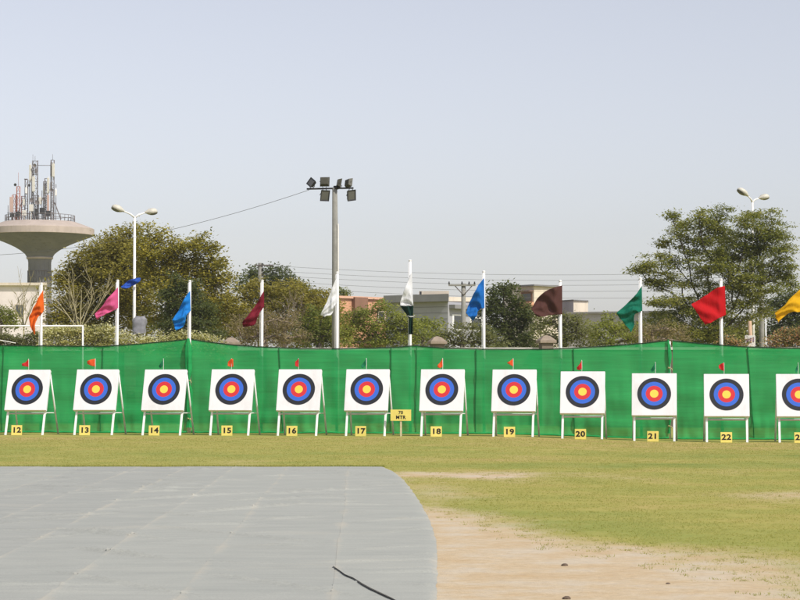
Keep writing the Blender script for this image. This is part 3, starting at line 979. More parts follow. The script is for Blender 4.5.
# two-colour flag: white over dark green with a small crescent
fl, fn = flag('flag', 'white and dark green flag wrapped around the tallest flagpole', fY(5), [(411.8, 272), (407, 284), (403, 294), (400.6, 301), (400, 305.6)],
              [(413.2, 306), (413, 306), (412, 306), (410, 306), (404.5, 306.2)], CL['white'], (1.2, .4), .07, 1.2)
L5 = fl.location.copy()


def lowfn(u, v):
    A = bez([(400.0, 305.8), (404.0, 306.1), (408.5, 306.1), (413.3, 306.1)], u)
    Lft = interp([(306, 400), (311, 403.8), (316, 407.6), (319, 408.8), (328, 408.7), (334.5, 408.8)], 306 + 28.5 * v)
    Rgt = interp([(306, 413.3), (318, 412.9), (334.5, 412.4)], 306 + 28.5 * v)
    q = Vector((Lft + (Rgt - Lft) * u, 306 + 28.5 * v + (A.y - 306) * (1 - v)))
    dy = .06 * math.sin(u * 9 + v * 2) + .02 * math.sin(u * 19 + v * 4)
    return at(q.x, q.y, fY(5)) + Vector((0, dy - .16, 0)) - L5


mb = MB(); mb.grid(lowfn, 24, 40); mb.build('green_field', CL['darkgreen'], fl, solid=.006)
mb = MB()
crs = []
for k in range(13):
    a = R(200 + 150 * k / 12)
    ro, ri = .115, .115 - .045 * math.sin(math.pi * k / 12)
    c = lowfn(.45, .38) + Vector((.03, -.10, .07))
    crs += [c + Vector((ro * math.cos(a), 0, ro * math.sin(a) * .75)), c + Vector((ri * math.cos(a), -.004, ri * math.sin(a) * .75))]
mb.add(crs, [(2 * k, 2 * k + 2, 2 * k + 3, 2 * k + 1) for k in range(12)])
mb.build('crescent', CL['white'], fl, solid=.004)

# ------------------------------------------------------------------ goal frame behind the fence
YG = 74.0
gx1 = xat(83, YG); gz = zat(326, YG)
g = empty('goal_frame', (gx1, YG, terrain(gx1, YG)), 0, 'thin white goal frame rising behind the green fence', 'goal frame')
zg = gz - g.location.z
gw = 5.2
for xx in (0, -gw):
    mb = MB(); mb.tube([(xx, 0, 0), (xx, 0, zg)], .03, 8); mb.build('upright', M['pole'], g)
mb = MB(); mb.tube([(.03, 0, zg), (-gw - .03, 0, zg)], .028, 8); mb.build('crossbar', M['pole'], g)
mb = MB(); mb.tube([(-gw, .0, zg - .02), (-gw + 2.7, 1.4, zg - .55)], .016, 6); mb.build('stay', M['pole'], g)

# ------------------------------------------------------------------ boundary wall with capped pillars
def Ywall(px): return 85.5 / (1 + .10 * (px - 400) / F)


mbw = MB()
a, b = (-120, 920)
pa, pb = Vector((xat(a, Ywall(a)), Ywall(a))), Vector((xat(b, Ywall(b)), Ywall(b)))
wd = (pb - pa).normalized(); wn = Vector((-wd.y, wd.x))
wr = empty('boundary_wall', (pa.x, pa.y, 0), 0, 'low whitewashed boundary wall just showing over the green fence', 'wall')
ft = [pa + wn * .1, pb + wn * .1, pb - wn * .1, pa - wn * .1]
mbw.prism([(p.x - pa.x, p.y - pa.y) for p in reversed(ft)], -.1, 2.92)
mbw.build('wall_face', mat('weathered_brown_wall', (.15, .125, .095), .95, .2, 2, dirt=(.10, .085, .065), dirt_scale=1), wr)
mbw = MB(); ft = [pa + wn * .15, pb + wn * .15, pb - wn * .15, pa - wn * .15]
mbw.prism([(p.x - pa.x, p.y - pa.y) for p in reversed(ft)], 2.922, 3.02)
mbw.build('coping', M['wallwhite'], wr)
PILL = [(130, 341.5, 'stone_shaded', 'pillar with its cap coloured dark for shade among the pale blossom'), (231, 337, 'stone', 'rounded beige pillar cap left of the maroon flag'),
        (437, 336, 'stone', 'beige pillar cap right of the dark green flag'), (546, 335, 'stone', 'beige stone pillar cap below the brown flag')]
for px, ty, mm, lab in PILL:
    Y = Ywall(px) - .25; X = xat(px, Y); zt = zat(ty, Y)
    r = empty('gate_pillar', (X, Y, 0), math.atan2(wd.y, wd.x) + R(18), lab, 'pillar', 'capped pillars of the boundary wall')
    mb = MB(); mb.bbox((0, 0, (zt - .32) / 2), (.46, .46, zt - .32), .01); mb.build('shaft', M['shaft'], r)
    mb = MB(); mb.bbox((0, 0, zt - .26), (.66, .66, .115), .02)
    q = .30
    mb.add([(-q, -q, zt - .2), (q, -q, zt - .2), (q, q, zt - .2), (-q, q, zt - .2), (-.14, -.14, zt - .05), (.14, -.14, zt - .05), (.14, .14, zt - .05), (-.14, .14, zt - .05), (0, 0, zt)],
           [(0, 1, 5, 4), (1, 2, 6, 5), (2, 3, 7, 6), (3, 0, 4, 7), (4, 5, 8), (5, 6, 8), (6, 7, 8), (7, 4, 8)])
    mb.build('cap', M[mm], r)

# ------------------------------------------------------------------ floodlight mast
YM = 83.0
mx = xat(335.4, YM); mz = zat(188.0, YM)
fm_ = empty('floodlight_mast', (mx, YM, 0), 0, 'tall concrete floodlight mast with six lamps on a crossarm', 'floodlight mast')
mb = MB(); mb.tube([(0.02, 0, -.1), (0.01, 0, mz * .5), (-.03, 0, mz)], [.165, .14, .095], 14); mb.build('mast', M['conc_pole'], fm_)
pu = YM / F
mb = MB(); mb.bbox((( 330 - 335.4) * pu, -.02, mz - .02), (47 * pu, .07, .06), .008, 0, Matrix.Rotation(R(-1.2), 3, 'Y')); mb.build('crossarm', M['dark'], fm_)
mb = MB(); mb.tube([(.115, -.10, 0), (.10, -.10, zat(224, YM))], .026, 8); mb.build('conduit', M['panel'], fm_)
mb = MB(); mb.tube([(.02, 0, mz - .05), (.02, 0, mz + .08)], .10, 10); mb.build('cap', M['dark'], fm_)


def floodlight(px, py, w, h, yaw, tilt, roll, face=True):
    """housing: a shallow tapered tray with a glass face, on a U bracket"""
    c = Vector(((px - 335.4) * pu, -.10, zat(py, YM)))
    T = Matrix.Rotation(R(yaw), 3, 'Z') @ Matrix.Rotation(R(roll), 3, 'Y') @ Matrix.Rotation(R(tilt), 3, 'X')
    w *= pu * 1.1; h *= pu * 1.1
    mb = MB(); d = .14
    vs = [(-w / 2, -d / 2, -h / 2), (w / 2, -d / 2, -h / 2), (w / 2, -d / 2, h / 2), (-w / 2, -d / 2, h / 2),
          (-w * .36, d / 2, -h * .34), (w * .36, d / 2, -h * .34), (w * .36, d / 2, h * .34), (-w * .36, d / 2, h * .34)]
    mb.add([T @ Vector(v) + c for v in vs], [(0, 1, 5, 4), (1, 2, 6, 5), (2, 3, 7, 6), (3, 0, 4, 7), (4, 5, 6, 7)])
    i_ = .74
    vs2 = [(-w / 2, -d / 2, -h / 2), (w / 2, -d / 2, -h / 2), (w / 2, -d / 2, h / 2), (-w / 2, -d / 2, h / 2),
           (-w / 2 * i_, -d / 2 + .02, -h / 2 * i_), (w / 2 * i_, -d / 2 + .02, -h / 2 * i_), (w / 2 * i_, -d / 2 + .02, h / 2 * i_), (-w / 2 * i_, -d / 2 + .02, h / 2 * i_)]
    mb.add([T @ Vector(v) + c for v in vs2], [(0, 4, 5, 1), (1, 5, 6, 2), (2, 6, 7, 3), (3, 7, 4, 0)])
    o = mb.build('floodlight', M['dark'] if face else M['flood_back'], fm_)
    mb = MB(); k = i_
    mb.add([T @ Vector(v) + c for v in ((-w / 2 * k, -d / 2 + .021, -h / 2 * k), (w / 2 * k, -d / 2 + .021, -h / 2 * k), (w / 2 * k, -d / 2 + .021, h / 2 * k), (-w / 2 * k, -d / 2 + .021, h / 2 * k))], [(0, 1, 2, 3)])
    mb.build('lens', M['flood_glass'], o)
    mb = MB()
    zarm = mz - .02
    for sx in (-1, 1):
        mb.tube([T @ Vector((sx * w * .52, 0, 0)) + c, Vector((c.x + sx * w * .3, -.02, (c.z + zarm) / 2)), Vector((c.x + sx * w * .12, -.02, zarm))], .012, 6)
    mb.build('bracket', M['dark'], o)


floodlight(311.8, 183.2, 8.5, 7.6, -55, -25, 28)
floodlight(324.4, 181.5, 8.8, 9.0, 172, 12, 0, face=False)
floodlight(339.0, 183.0, 8.5, 8.0, 100, 10, 0, face=False)
floodlight(348.2, 183.0, 8.5, 8.0, 128, 14, 10, face=False)
floodlight(324.4, 195.5, 8.8, 10.4, 22, 18, 0)
floodlight(350.8, 195.4, 8.8, 10.2, 30, 14, -9)


# ------------------------------------------------------------------ wires
def sag(a, b, s, n=24):
    return [a.lerp(b, i / n) - Vector((0, 0, s * 4 * (i / n) * (1 - i / n))) for i in range(n + 1)]


cb = MB()
a = at(309, 190, YM - .05); b = at(-70, 256, 100)
cb.tube(sag(a, b, .72), .0085, 5)
tag(cb.build('power_cable', M['wire']), 'single slack cable running from the floodlight mast down to the left', 'cable')

YU = 108.0
up = empty('utility_pole', (xat(260.4, YU), YU, 0), 0, 'grey utility pole standing behind the maroon flag', 'utility pole')
zU = zat(263, YU)
mb = MB(); mb.tube([(0, 0, -.1), (0, 0, zU)], [.17, .115], 12); mb.build('pole', M['conc_pole'], up)
WY = [265, 270, 274.5, 280, 285.5]
mb = MB(); mb.bbox((.18, -.10, zU - .12), (.9, .07, .07), .01); mb.build('crossarm', M['steel'], up)
mb = MB()
for y in WY: mb.tube([(.10, -.1, zat(y, YU) - .05), (.10, -.1, zat(y, YU) + .08)], .04, 8)
mb.build('insulators', M['dark'], up)
YU2 = 106.0
up2 = empty('utility_pole', (xat(761.5, YU2), YU2, 0), 0, 'grey utility pole rising into the large tree at right', 'utility pole')
zU2 = zat(262, YU2)
mb = MB(); mb.tube([(0, 0, -.1), (0, 0, zU2)], [.14, .11], 12); mb.build('pole', M['conc_pole'], up2)
mb = MB(); mb.tube([(.19, -.05, 0), (.19, -.05, zat(318, YU2))], .035, 8); mb.build('conduit', M['pole'], up2)
WY2 = [274, 280, 285, 291.5, 299]
for k, (y1, y2) in enumerate(zip(WY, WY2)):
    a = at(262, y1, YU - .1); b = at(761, y2 - 4, YU2 - .1)
    mb = MB(); mb.tube(sag(a, b, .35), .007, 5)
    tag(mb.build('overhead_wire', M['wire']), ['topmost', 'second from top', 'middle', 'second from bottom', 'lowest'][k] + ' of the five overhead wires crossing the sky between the utility poles', 'wire', 'overhead wires')

YT = 140.0
tp = empty('utility_pole', (xat(463.5, YT), YT, 0), 0, 'pole with a T crossarm before the grey house', 'utility pole')
zT = zat(283.5, YT)
mb = MB(); mb.tube([(0, 0, -.1), (0, 0, zT)], [.17, .14], 10); mb.build('pole', M['conc_pole'], tp)
mb = MB(); mb.bbox((-.1, -.17, zT - .12), (1.72, .1, .1), .01); mb.build('crossarm', M['conc_pole'], tp)
mb = MB()
for xx in (-.92, -.1, .35, .70): mb.lathe([(.001, zT - .07), (.05, zT - .07), (.06, zT), (.035, zT + .05), (.05, zT + .1), (.001, zT + .12)], (xx, -.17, 0), 10)
mb.build('insulators', M['dark'], tp)
mb = MB(); mb.tube([(-.55, -.1, zT - .15), (0, -.16, zT - .75)], .03, 6); mb.tube([(.55, -.1, zT - .15), (0, -.16, zT - .75)], .03, 6); mb.build('brace', M['steel'], tp)


# ------------------------------------------------------------------ street lamps
def lamp_head(mb, c, dirv, ln, w, h):
    d = dirv.normalized(); s = d.cross(Vector((0, 0, 1))).normalized(); u = s.cross(d)
    vs = []; n = 12; rings = [(0, .30), (.12, .45), (.3, .85), (.55, 1.0), (.8, .88), (.95, .5), (1.0, .12)]
    for t, k in rings:
        for i in range(n):
            an = 2 * math.pi * i / n
            y = math.cos(an) * w / 2 * k; z = math.sin(an) * h * k * (.62 if math.sin(an) > 0 else .5)
            vs.append(c + d * (t * ln) + s * y + u * z)
    fs = [(j * n + i, j * n + (i + 1) % n, (j + 1) * n + (i + 1) % n, (j + 1) * n + i) for j in range(len(rings) - 1) for i in range(n)]
    ms = []
    mb.add(vs, fs, 0, True)
    mb.add(vs[-n:], [tuple(range(n))], 0); mb.add(vs[:n], [tuple(reversed(range(n)))], 0)
    return d, s, u


def street_lamp(px, Y, joint, ends, heads, lab):
    X = xat(px, Y)
    r = empty('street_lamp', (X, Y, 0), 0, lab, 'street lamp', 'double street lamps beyond the wall')
    L = Vector((X, Y, 0)); zj = zat(joint, Y)
    mb = MB(); mb.tube([(0, 0, -.1), (0, 0, zj * .5), (0, 0, zj)], [.085, .066, .05], 12); mb.build('pole', M['pole'], r)
    for (ex, ey), (hx, hy, dy), hw in zip(ends, heads, (0, 1)):
        e = at(ex, ey, Y + dy) - L
        j0 = Vector((0, 0, zj - .03))
        mb = MB(); mb.tube([j0, j0.lerp(e, .35) + Vector((0, 0, .05)), e], [.045, .038, .03], 8); mb.build('arm', M['pole'], r)
        h = at(hx, hy, Y + dy * 1.6) - L
        mb = MB(); ln = max((h - e).length, .55)
        d, s, u = lamp_head(mb, e - (h - e).normalized() * .04, h - e, ln, .42, .26)
        ho = mb.build('lamp_head', M['lamp_body'], r)
        mb = MB()
        c = e + d * ln * .55 - u * .05
        vs = []; n = 14
        for k, dz in ((1.0, 0), (.85, -.05), (.45, -.085), (.02, -.095)):
            for i in range(n):
                an = 2 * math.pi * i / n
                vs.append(c + d * (math.cos(an) * ln * .40 * k) + s * (math.sin(an) * .18 * k) + u * dz)
        mb.add(vs, [(j * n + (i + 1) % n, j * n + i, (j + 1) * n + i, (j + 1) * n + (i + 1) % n) for j in range(3) for i in range(n)], 0, True)
        mb.build('lens', M['lamp_glass'], ho)


street_lamp(134.3, 92.0, 217, [(123.4, 211), (145.8, 212.4)], [(110.8, 206.0, -.25), (155.8, 211.4, .3)], 'white double street lamp standing before the yellowing tree')
street_lamp(753.0, 103.0, 201.5, [(747.5, 195.5), (759.5, 198)], [(737.0, 188.2, -.3), (768.2, 196.5, .3)], 'white double street lamp rising out of the large tree at right')

# blue flag tied to the left lamp post
flag('flag', 'small royal blue flag fluttering on the left street lamp post', 91.8, [(141, 278), (136, 278.6), (130.5, 280), (126, 283), (121.6, 286.4)], [(140.5, 281), (136.6, 284.2), (132, 286.2), (128, 288.3), (123, 289)], CL['royal'], (1.2, .4), .10, 2.4, 24, 12)

# tarpaulin-wrapped box at its foot
pc = at(139.0, 325, 91.2)
mb = MB()
nn = 14
vs = []
for j in range(nn + 1):
    for i in range(20):
        an = 2 * math.pi * i / 20
        sq = 1 / max(abs(math.cos(an)), abs(math.sin(an))) ** .75
        t = j / nn
        rr = .27 * sq * (1 + .16 * noise.noise(Vector((math.cos(an) * 2, math.sin(an) * 2, t * 4)))) * (1 if t < .9 else .75)
        vs.append((rr * math.cos(an) + .05 * t, rr * math.sin(an) * .8, -3.1 * (1 - t) ** 2 * 0 + (t * .72 - .36) + .04 * noise.noise(Vector((an, t * 3, 2)))))
mb.add(vs, [(j * 20 + i, j * 20 + (i + 1) % 20, (j + 1) * 20 + (i + 1) % 20, (j + 1) * 20 + i) for j in range(nn) for i in range(20)], 0, True)
mb.add(vs[-20:], [tuple(range(20))]); mb.add(vs[:20], [tuple(reversed(range(20)))])
wb = empty('wrapped_box', (pc.x, pc.y, 0), 0, 'grey tarpaulin wrapped box on a post by the left street lamp', 'box')
o = mb.build('tarpaulin', M['tarp'], wb); o.location = (0, 0, pc.z)
mb = MB(); mb.tube([(0, 0, 0), (0, 0, pc.z - .3)], .06, 8); mb.build('post', M['conc_pole'], wb)

# small white notice board with a tan post behind it
pn = at(750, 341, 84.4)
nb = empty('notice_board', (pn.x, pn.y, 0), 0, 'small white notice box over the fence at right, beside a tan post', 'notice board')
mb = MB(); mb.bbox((0, 0, pn.z), (.40, .12, .42), .01); mb.build('box', M['wallwhite'], nb)
mb = MB()
for xx, w_, z_ in ((-.10, .09, -.02), (.02, .07, .02), (.12, .05, .05)): mb.box((xx, -.064, pn.z + z_), (w_, .006, .2))
mb.build('markings', mat('faded_purple', (.20, .12, .20), .8, .2, 8), nb)
mb = MB(); mb.tube([(0, .03, 0), (0, .03, pn.z - .2)], .05, 8); mb.build('post', M['steel'], nb)
tpz = zat(321, 86.8)
mb = MB(); mb.tube([(0, 0, 0), (.02, 0, tpz * .6), (-.03, 0, tpz)], [.10, .085, .07], 10)
o = mb.build('wooden_post', M['stake_tan']); o.location = (xat(750.5, 86.8), 86.8, 0); tag(o, 'tan wooden post behind the white notice box', 'post')

# ------------------------------------------------------------------ buildings
def foot(pts): return [(xat(px, Y), Y) for px, Y in pts]


def building(name, label, cat, px, Y):
    r = empty(name, (xat(px, Y), Y, 0), 0, label, cat)
    return r


def part_prism(name, root, pts, y0, y1, m, Yref, z0=None, z1=None):
    f = [(x - root.location.x, y - root.location.y) for x, y in foot(pts)]
    mb = MB()
    a = zat(y0, Yref) if z0 is None else z0
    b = zat(y1, Yref) if z1 is None else z1
    mb.prism(f, a, b); return mb.build(name, m, root)


def wall_rect(name, parent, root, A, B, t0, t1, z0, z1, m, out=.02, th=.03):
    """thin panel on the wall from plan point A to B (px,Y pairs), spanning t0..t1 along it"""
    a, b = [Vector((xat(*q), q[1])) for q in (A, B)]
    d = (b - a); n = Vector((d.y, -d.x)).normalized()
    if n.y > 0: n = -n
    p0 = a + d * t0; p1 = a + d * t1
    q = [p0 + n * out, p1 + n * out, p1 + n * (out - th), p0 + n * (out - th)]
    mb = MB(); mb.prism([(p.x - root.location.x, p.y - root.location.y) for p in q], z0, z1)
    return mb.build(name, m, parent)


def window(root, A, B, t0, t1, z0, z1, fm='white'):
    f = wall_rect('window', root, root, A, B, t0, t1, z0, z1, M[fm], .03, .05)
    e = .12 * (t1 - t0)
    wall_rect('pane', f, root, A, B, t0 + e, t1 - e, z0 + .1, z1 - .1, M['glass'], .035, .03)
    return f


# pale building at far left
YB = 210
b = building('pale_building', 'pale pinkish plastered building under the water tower', 'building', 10, YB)
part_prism('wall', b, [(-110, YB), (46, YB), (46, YB + 12), (-110, YB + 12)], 0, 283.5, M['paleplaster'], YB, z0=0)
part_prism('parapet', b, [(-112, YB - .4), (46.6, YB - .4), (46.6, YB + 12.5), (-112, YB + 12.5)], 285.5, 282.8, M['cream'], YB)
window(b, (-110, YB), (46, YB), .80, .86, zat(318, YB), zat(304, YB), 'cream')
window(b, (-110, YB), (46, YB), .55, .61, zat(318, YB), zat(304, YB), 'cream')

# salmon wall building
YS = 172
b = building('salmon_building', 'low salmon coloured building behind the leafy tree', 'building', 372, YS)
A, Bq = (334, YS - 2), (412, YS + 4)
part_prism('wall', b, [A, Bq, (412, YS + 14), (334, YS + 14)], 0, 299.2, M['salmon'], YS, z0=0)
part_prism('coping', b, [(333.5, YS - 2.3), (412.5, YS + 3.7), (412.5, YS + 14), (333.5, YS + 14)], 299.0, 296.6, mat('salmon_coping', (.64, .39, .27), .9, .06, 1), YS)
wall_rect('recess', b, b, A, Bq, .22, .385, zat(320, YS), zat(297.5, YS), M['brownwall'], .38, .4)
window(b, A, Bq, .55, .65, zat(322, YS), zat(310, YS), 'cream')

# grey house
YH = 158
b = building('grey_house', 'grey flat roofed house with a cream roof edge behind the blue flag', 'house', 430, YH)
A, Bq = (386, YH + 3.2), (448, YH)
part_prism('wall', b, [A, Bq, (486, YH + 4), (486, YH + 14), (386, YH + 14)], 0, 301.6, M['greywall'], YH, z0=0)
part_prism('parapet', b, [(383.5, YH + 2.6), (448.6, YH - .8), (448.6, YH + 3), (383.5, YH + 6)], 301.5, 294.2, M['greyslab'], YH)
part_prism('roof_room', b, [(419, YH + 5), (449, YH + 4.4), (449, YH + 10), (419, YH + 10)], 295, 290.6, M['cream'], YH + 4)
part_prism('water_tank', b, [(419.6, YH + 2.5), (421.6, YH + 2.5), (421.6, YH + 3.2), (419.6, YH + 3.2)], 295, 291.2, M['dark'], YH + 2)
part_prism('side_parapet', b, [(448.8, YH + 1.2), (486.6, YH + 3.4), (486.6, YH + 6), (448.8, YH + 6)], 301.5, 297.2, M['cream'], YH + 2)
# shaded porch on the right half with a framed window
C2 = (449.2, YH + .1); D2 = (486, YH + 4)
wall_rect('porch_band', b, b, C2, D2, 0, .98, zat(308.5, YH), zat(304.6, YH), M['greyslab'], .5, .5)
window(b, C2, D2, .08, .42, zat(330, YH), zat(314, YH), 'white')
window(b, C2, D2, .55, .9, zat(330, YH), zat(316, YH), 'white')
for k in range(5):
    z = zat(307 + 6 * k, YH)
    wall_rect('joint', b, b, A, Bq, .02, .995, z, z + .05, M['greyslab'], .012, .02)
window(b, A, Bq, .30, .34, zat(308.5, YH), zat(306.5, YH), 'dark')

# cream corner house
YC = 166
b = building('cream_house', 'cream house with a shaded balcony window behind the brown flag', 'house', 534, YC)
A, Bq, Cq = (503, YC + 2.3), (534, YC), (560, YC + 2.0)
part_prism('wall', b, [A, Bq, Cq, (560, YC + 9), (503, YC + 9)], 0, 286, M['cream'], YC, z0=0)
part_prism('roof_slab', b, [(502, YC + 2.1), (534, YC - .45), (561, YC + 1.8), (561, YC + 9), (502, YC + 9)], 286.0, 284.6, M['greyslab'], YC)
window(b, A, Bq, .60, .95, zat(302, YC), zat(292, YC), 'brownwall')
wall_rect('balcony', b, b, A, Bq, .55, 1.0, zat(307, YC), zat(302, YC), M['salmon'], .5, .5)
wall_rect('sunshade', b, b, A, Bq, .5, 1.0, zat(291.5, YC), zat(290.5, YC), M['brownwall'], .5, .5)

# small roof room and long grey wall
YL = 176
b = building('small_house', 'small roof room, left side coloured shadow grey, right side white', 'house', 575, YL)
part_prism('wall', b, [(556, YL + 2.5), (573.5, YL), (588, YL + 1.5), (588, YL + 6), (556, YL + 6)], 0, 300.4, M['cream'], YL, z0=0)
part_prism('left_face', b, [(555.8, YL + 2.3), (573.4, YL - .1), (573.4, YL + .2), (555.8, YL + 2.6)], 345, 300.6, M['greywall'], YL)  # left side's shade put into the colour: grey skin over the cream wall
part_prism('roof_edge', b, [(555.5, YL + 2.2), (573.5, YL - .3), (588.4, YL + 1.3), (588.4, YL + 6.2), (555.5, YL + 6.2)], 300.4, 299.6, M['greyslab'], YL)
YL2 = 168
b = building('long_grey_shed', 'long low grey building behind the bushes and green flag', 'building', 620, YL2)
part_prism('wall', b, [(567, YL2 + 4), (676, YL2), (676, YL2 + 10), (567, YL2 + 14)], 0, 312.4, M['greywall'], YL2, z0=0)
part_prism('roof_edge', b, [(566, YL2 + 3.6), (677, YL2 - .4), (677, YL2 + 10.4), (566, YL2 + 14.4)], 312.4, 310.6, M['greyslab'], YL2)
window(b, (567, YL2 + 4), (676, YL2), .40, .43, zat(320, YL2), zat(317.5, YL2), 'dark')

# ------------------------------------------------------------------ water tower
YW = 385.0
wx = xat(39.5, YW)
wt = empty('water_tower', (wx, YW, 0), 0, 'concrete mushroom water tower crowded with antennas on top', 'water tower')
pw = YW / F
def hz(y): return zat(y, YW)
mb = MB()
rs = [(12.2, 330), (11.6, 290), (11.4, 268), (11.4, 262.5), (12.2, 258.2), (14.8, 254), (19, 250.6), (24, 247.6), (30, 244.7), (36, 242.2), (43, 239.6), (50, 237), (53.6, 235.6)]
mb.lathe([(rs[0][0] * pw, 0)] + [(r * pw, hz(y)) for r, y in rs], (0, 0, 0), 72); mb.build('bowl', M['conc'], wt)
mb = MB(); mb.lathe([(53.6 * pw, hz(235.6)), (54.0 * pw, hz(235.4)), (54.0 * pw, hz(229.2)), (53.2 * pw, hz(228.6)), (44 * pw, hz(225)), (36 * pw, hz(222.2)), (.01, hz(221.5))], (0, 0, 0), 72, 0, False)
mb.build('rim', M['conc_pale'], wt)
mb = MB(); mb.lathe([(12.4 * pw, hz(259.2)), (13.0 * pw, hz(259.2)), (13.4 * pw, hz(257.4)), (12.8 * pw, hz(257.2))], (0, 0, 0), 60); mb.build('neck_ring', M['conc_pale'], wt)
# access platform / louvre grid round the stem
mb = MB()
for y in (271, 277, 283):
    mb.tube([((11.9 * pw) * math.cos(a), (11.9 * pw) * math.sin(a), hz(y)) for a in [2 * math.pi * q / 40 for q in range(41)]], .07, 5)
for q in range(26):
    a = 2 * math.pi * q / 26
    mb.tube([(11.9 * pw * math.cos(a), 11.9 * pw * math.sin(a), hz(271)), (11.9 * pw * math.cos(a), 11.9 * pw * math.sin(a), hz(283))], .045, 5)
mb.build('stem_railing', M['steel'], wt)
# roof railing
mb = MB(); rr = 34.5 * pw; zr = hz(222)
for dz in (.55, 1.1):
    mb.tube([(rr * math.cos(a), rr * math.sin(a), zr + dz) for a in [2 * math.pi * q / 60 for q in range(61)]], .045, 5)
for q in range(40):
    a = 2 * math.pi * q / 40
    mb.tube([(rr * math.cos(a), rr * math.sin(a), zr - .2), (rr * math.cos(a), rr * math.sin(a), zr + 1.12)], .045, 5)
mb.build('roof_railing', M['steel'], wt)


def mast(px, dy, top, w, m, base=221, step=1.1, spike=0):
    """square lattice mast"""
    x = (px - 39.5) * pw; z0, z1 = hz(base) - .3, hz(top)
    mb = MB()
    n = max(2, int((z1 - z0) / step))
    cs = [(x + sx * w / 2, dy + sy * w / 2) for sx, sy in ((-1, -1), (1, -1), (1, 1), (-1, 1))]
    for cx, cy in cs: mb.tube([(cx, cy, z0), (cx, cy, z1)], .042, 5)
    for i in range(n):
        za, zb = z0 + (z1 - z0) * i / n, z0 + (z1 - z0) * (i + 1) / n
        for k in range(4):
            c, d = cs[k], cs[(k + 1) % 4]
            if i % 2: c, d = d, c
            mb.tube([(*c, za), (*d, zb)], .026, 4)
            mb.tube([(*cs[k], zb), (*cs[(k + 1) % 4], zb)], .026, 4)
    if spike: mb.tube([(x, dy, z1), (x, dy, hz(spike))], .03, 4)
    return mb.build('antenna_mast', m, wt)


def panel_ant(px, y0, y1, dy, w, m, parent=None, d=.22):
    x = (px - 39.5) * pw
    mb = MB(); mb.bbox((x, dy, (hz(y0) + hz(y1)) / 2), (w, d, hz(y1) - hz(y0)), .05)
    mb.tube([(x, dy + d * .8, hz(y0) - .3), (x, dy + d * .8, hz(y1) + .3)], .05, 5)
    return mb.build('panel_antenna', m, parent or wt)


def pole_ant(px, y0, y1, dy, r, m):
    x = (px - 39.5) * pw
    mb = MB(); mb.tube([(x, dy, hz(y0)), (x, dy, hz(y1))], r, 6); return mb.build('antenna_pole', m, wt)


mast(18.6, -1, 187, .55, M['steel_red'], spike=173)
mast(34.2, 0, 161, .85, M['steel'], spike=156)
mast(31.2, .8, 168, .35, M['steel'], spike=154)
mast(51.5, .3, 160, .55, M['steel'], spike=154)
mast(46.5, -1, 179, .5, M['steel'])
mast(43.2, 1, 181, .45, M['steel'], spike=178)
mast(26.3, -.6, 180, .5, M['steel'])
mast(22.0, .6, 196, .6, M['steel_red'])
mast(37.5, -1.4, 196, .6, M['steel'])
mast(14.5, -.8, 195, .5, M['steel_red'])
mast(52.8, -1.2, 190, .45, M['steel'])
for a in ((12.2, 213, 197.5, -1.4, .62, 'panel_pink'), (30.0, 181, 165, -.5, .42, 'panel'), (33.6, 192, 177, -.9, .50, 'panel'), (53.0, 177, 164, -.6, .48, 'panel'), (50.6, 176.5, 162.5, -.2, .3, 'steel'),
          (48.8, 194, 178.5, -1.4, .42, 'panel'), (56.0, 196, 190, -.9, .36, 'white'), (26.6, 194, 188, -1.2, .36, 'white'), (49.0, 212, 196, -1.7, .40, 'panel_pink'),
          (43.8, 193, 186, -.5, .34, 'panel'), (35.8, 174, 169, -.9, .34, 'steel'), (52.0, 190, 183, -1.6, .36, 'steel'), (41, 205, 198, -1.6, .5, 'panel'), (24.5, 206, 200, -1.5, .36, 'panel')):
    panel_ant(a[0], a[1], a[2], a[3], a[4], M[a[5]])
for a in ((9.0, 221, 206, -1.5, .06, 'steel'), (16.5, 221, 196, 0, .07, 'steel_red'), (29.0, 221, 174, 0, .08, 'steel'), (40.4, 221, 190, 1, .06, 'steel'), (55.0, 221, 184, .4, .06, 'steel'), (36.6, 221, 160, .5, .06, 'steel')):
    pole_ant(*a[:5], M[a[5]])
# dishes
for px, y, dy, r in ((16.0, 185.6, -1.5, .26), (29.6, 186, -1.1, .24), (34.8, 166.2, -1.0, .32), (52.2, 191, -1.7, .3), (33, 201, -1.8, .4), (38.5, 203.5, -2, .38), (44.5, 200, -1.8, .3)):
    mb = MB(); x = (px - 39.5) * pw; n = 16
    vs = [(x, dy + .12, hz(y))] + [(x + r * math.cos(2 * math.pi * i / n), dy - .08, hz(y) + r * math.sin(2 * math.pi * i / n)) for i in range(n)]
    mb.add(vs, [(0, 1 + i, 1 + (i + 1) % n) for i in range(n)], 0, True)
    mb.tube([(x, dy + .1, hz(y)), (x, dy + .5, hz(y))], .06, 6)
    mb.build('dish_antenna', M['dark'] if r < .3 else M['steel'], wt)
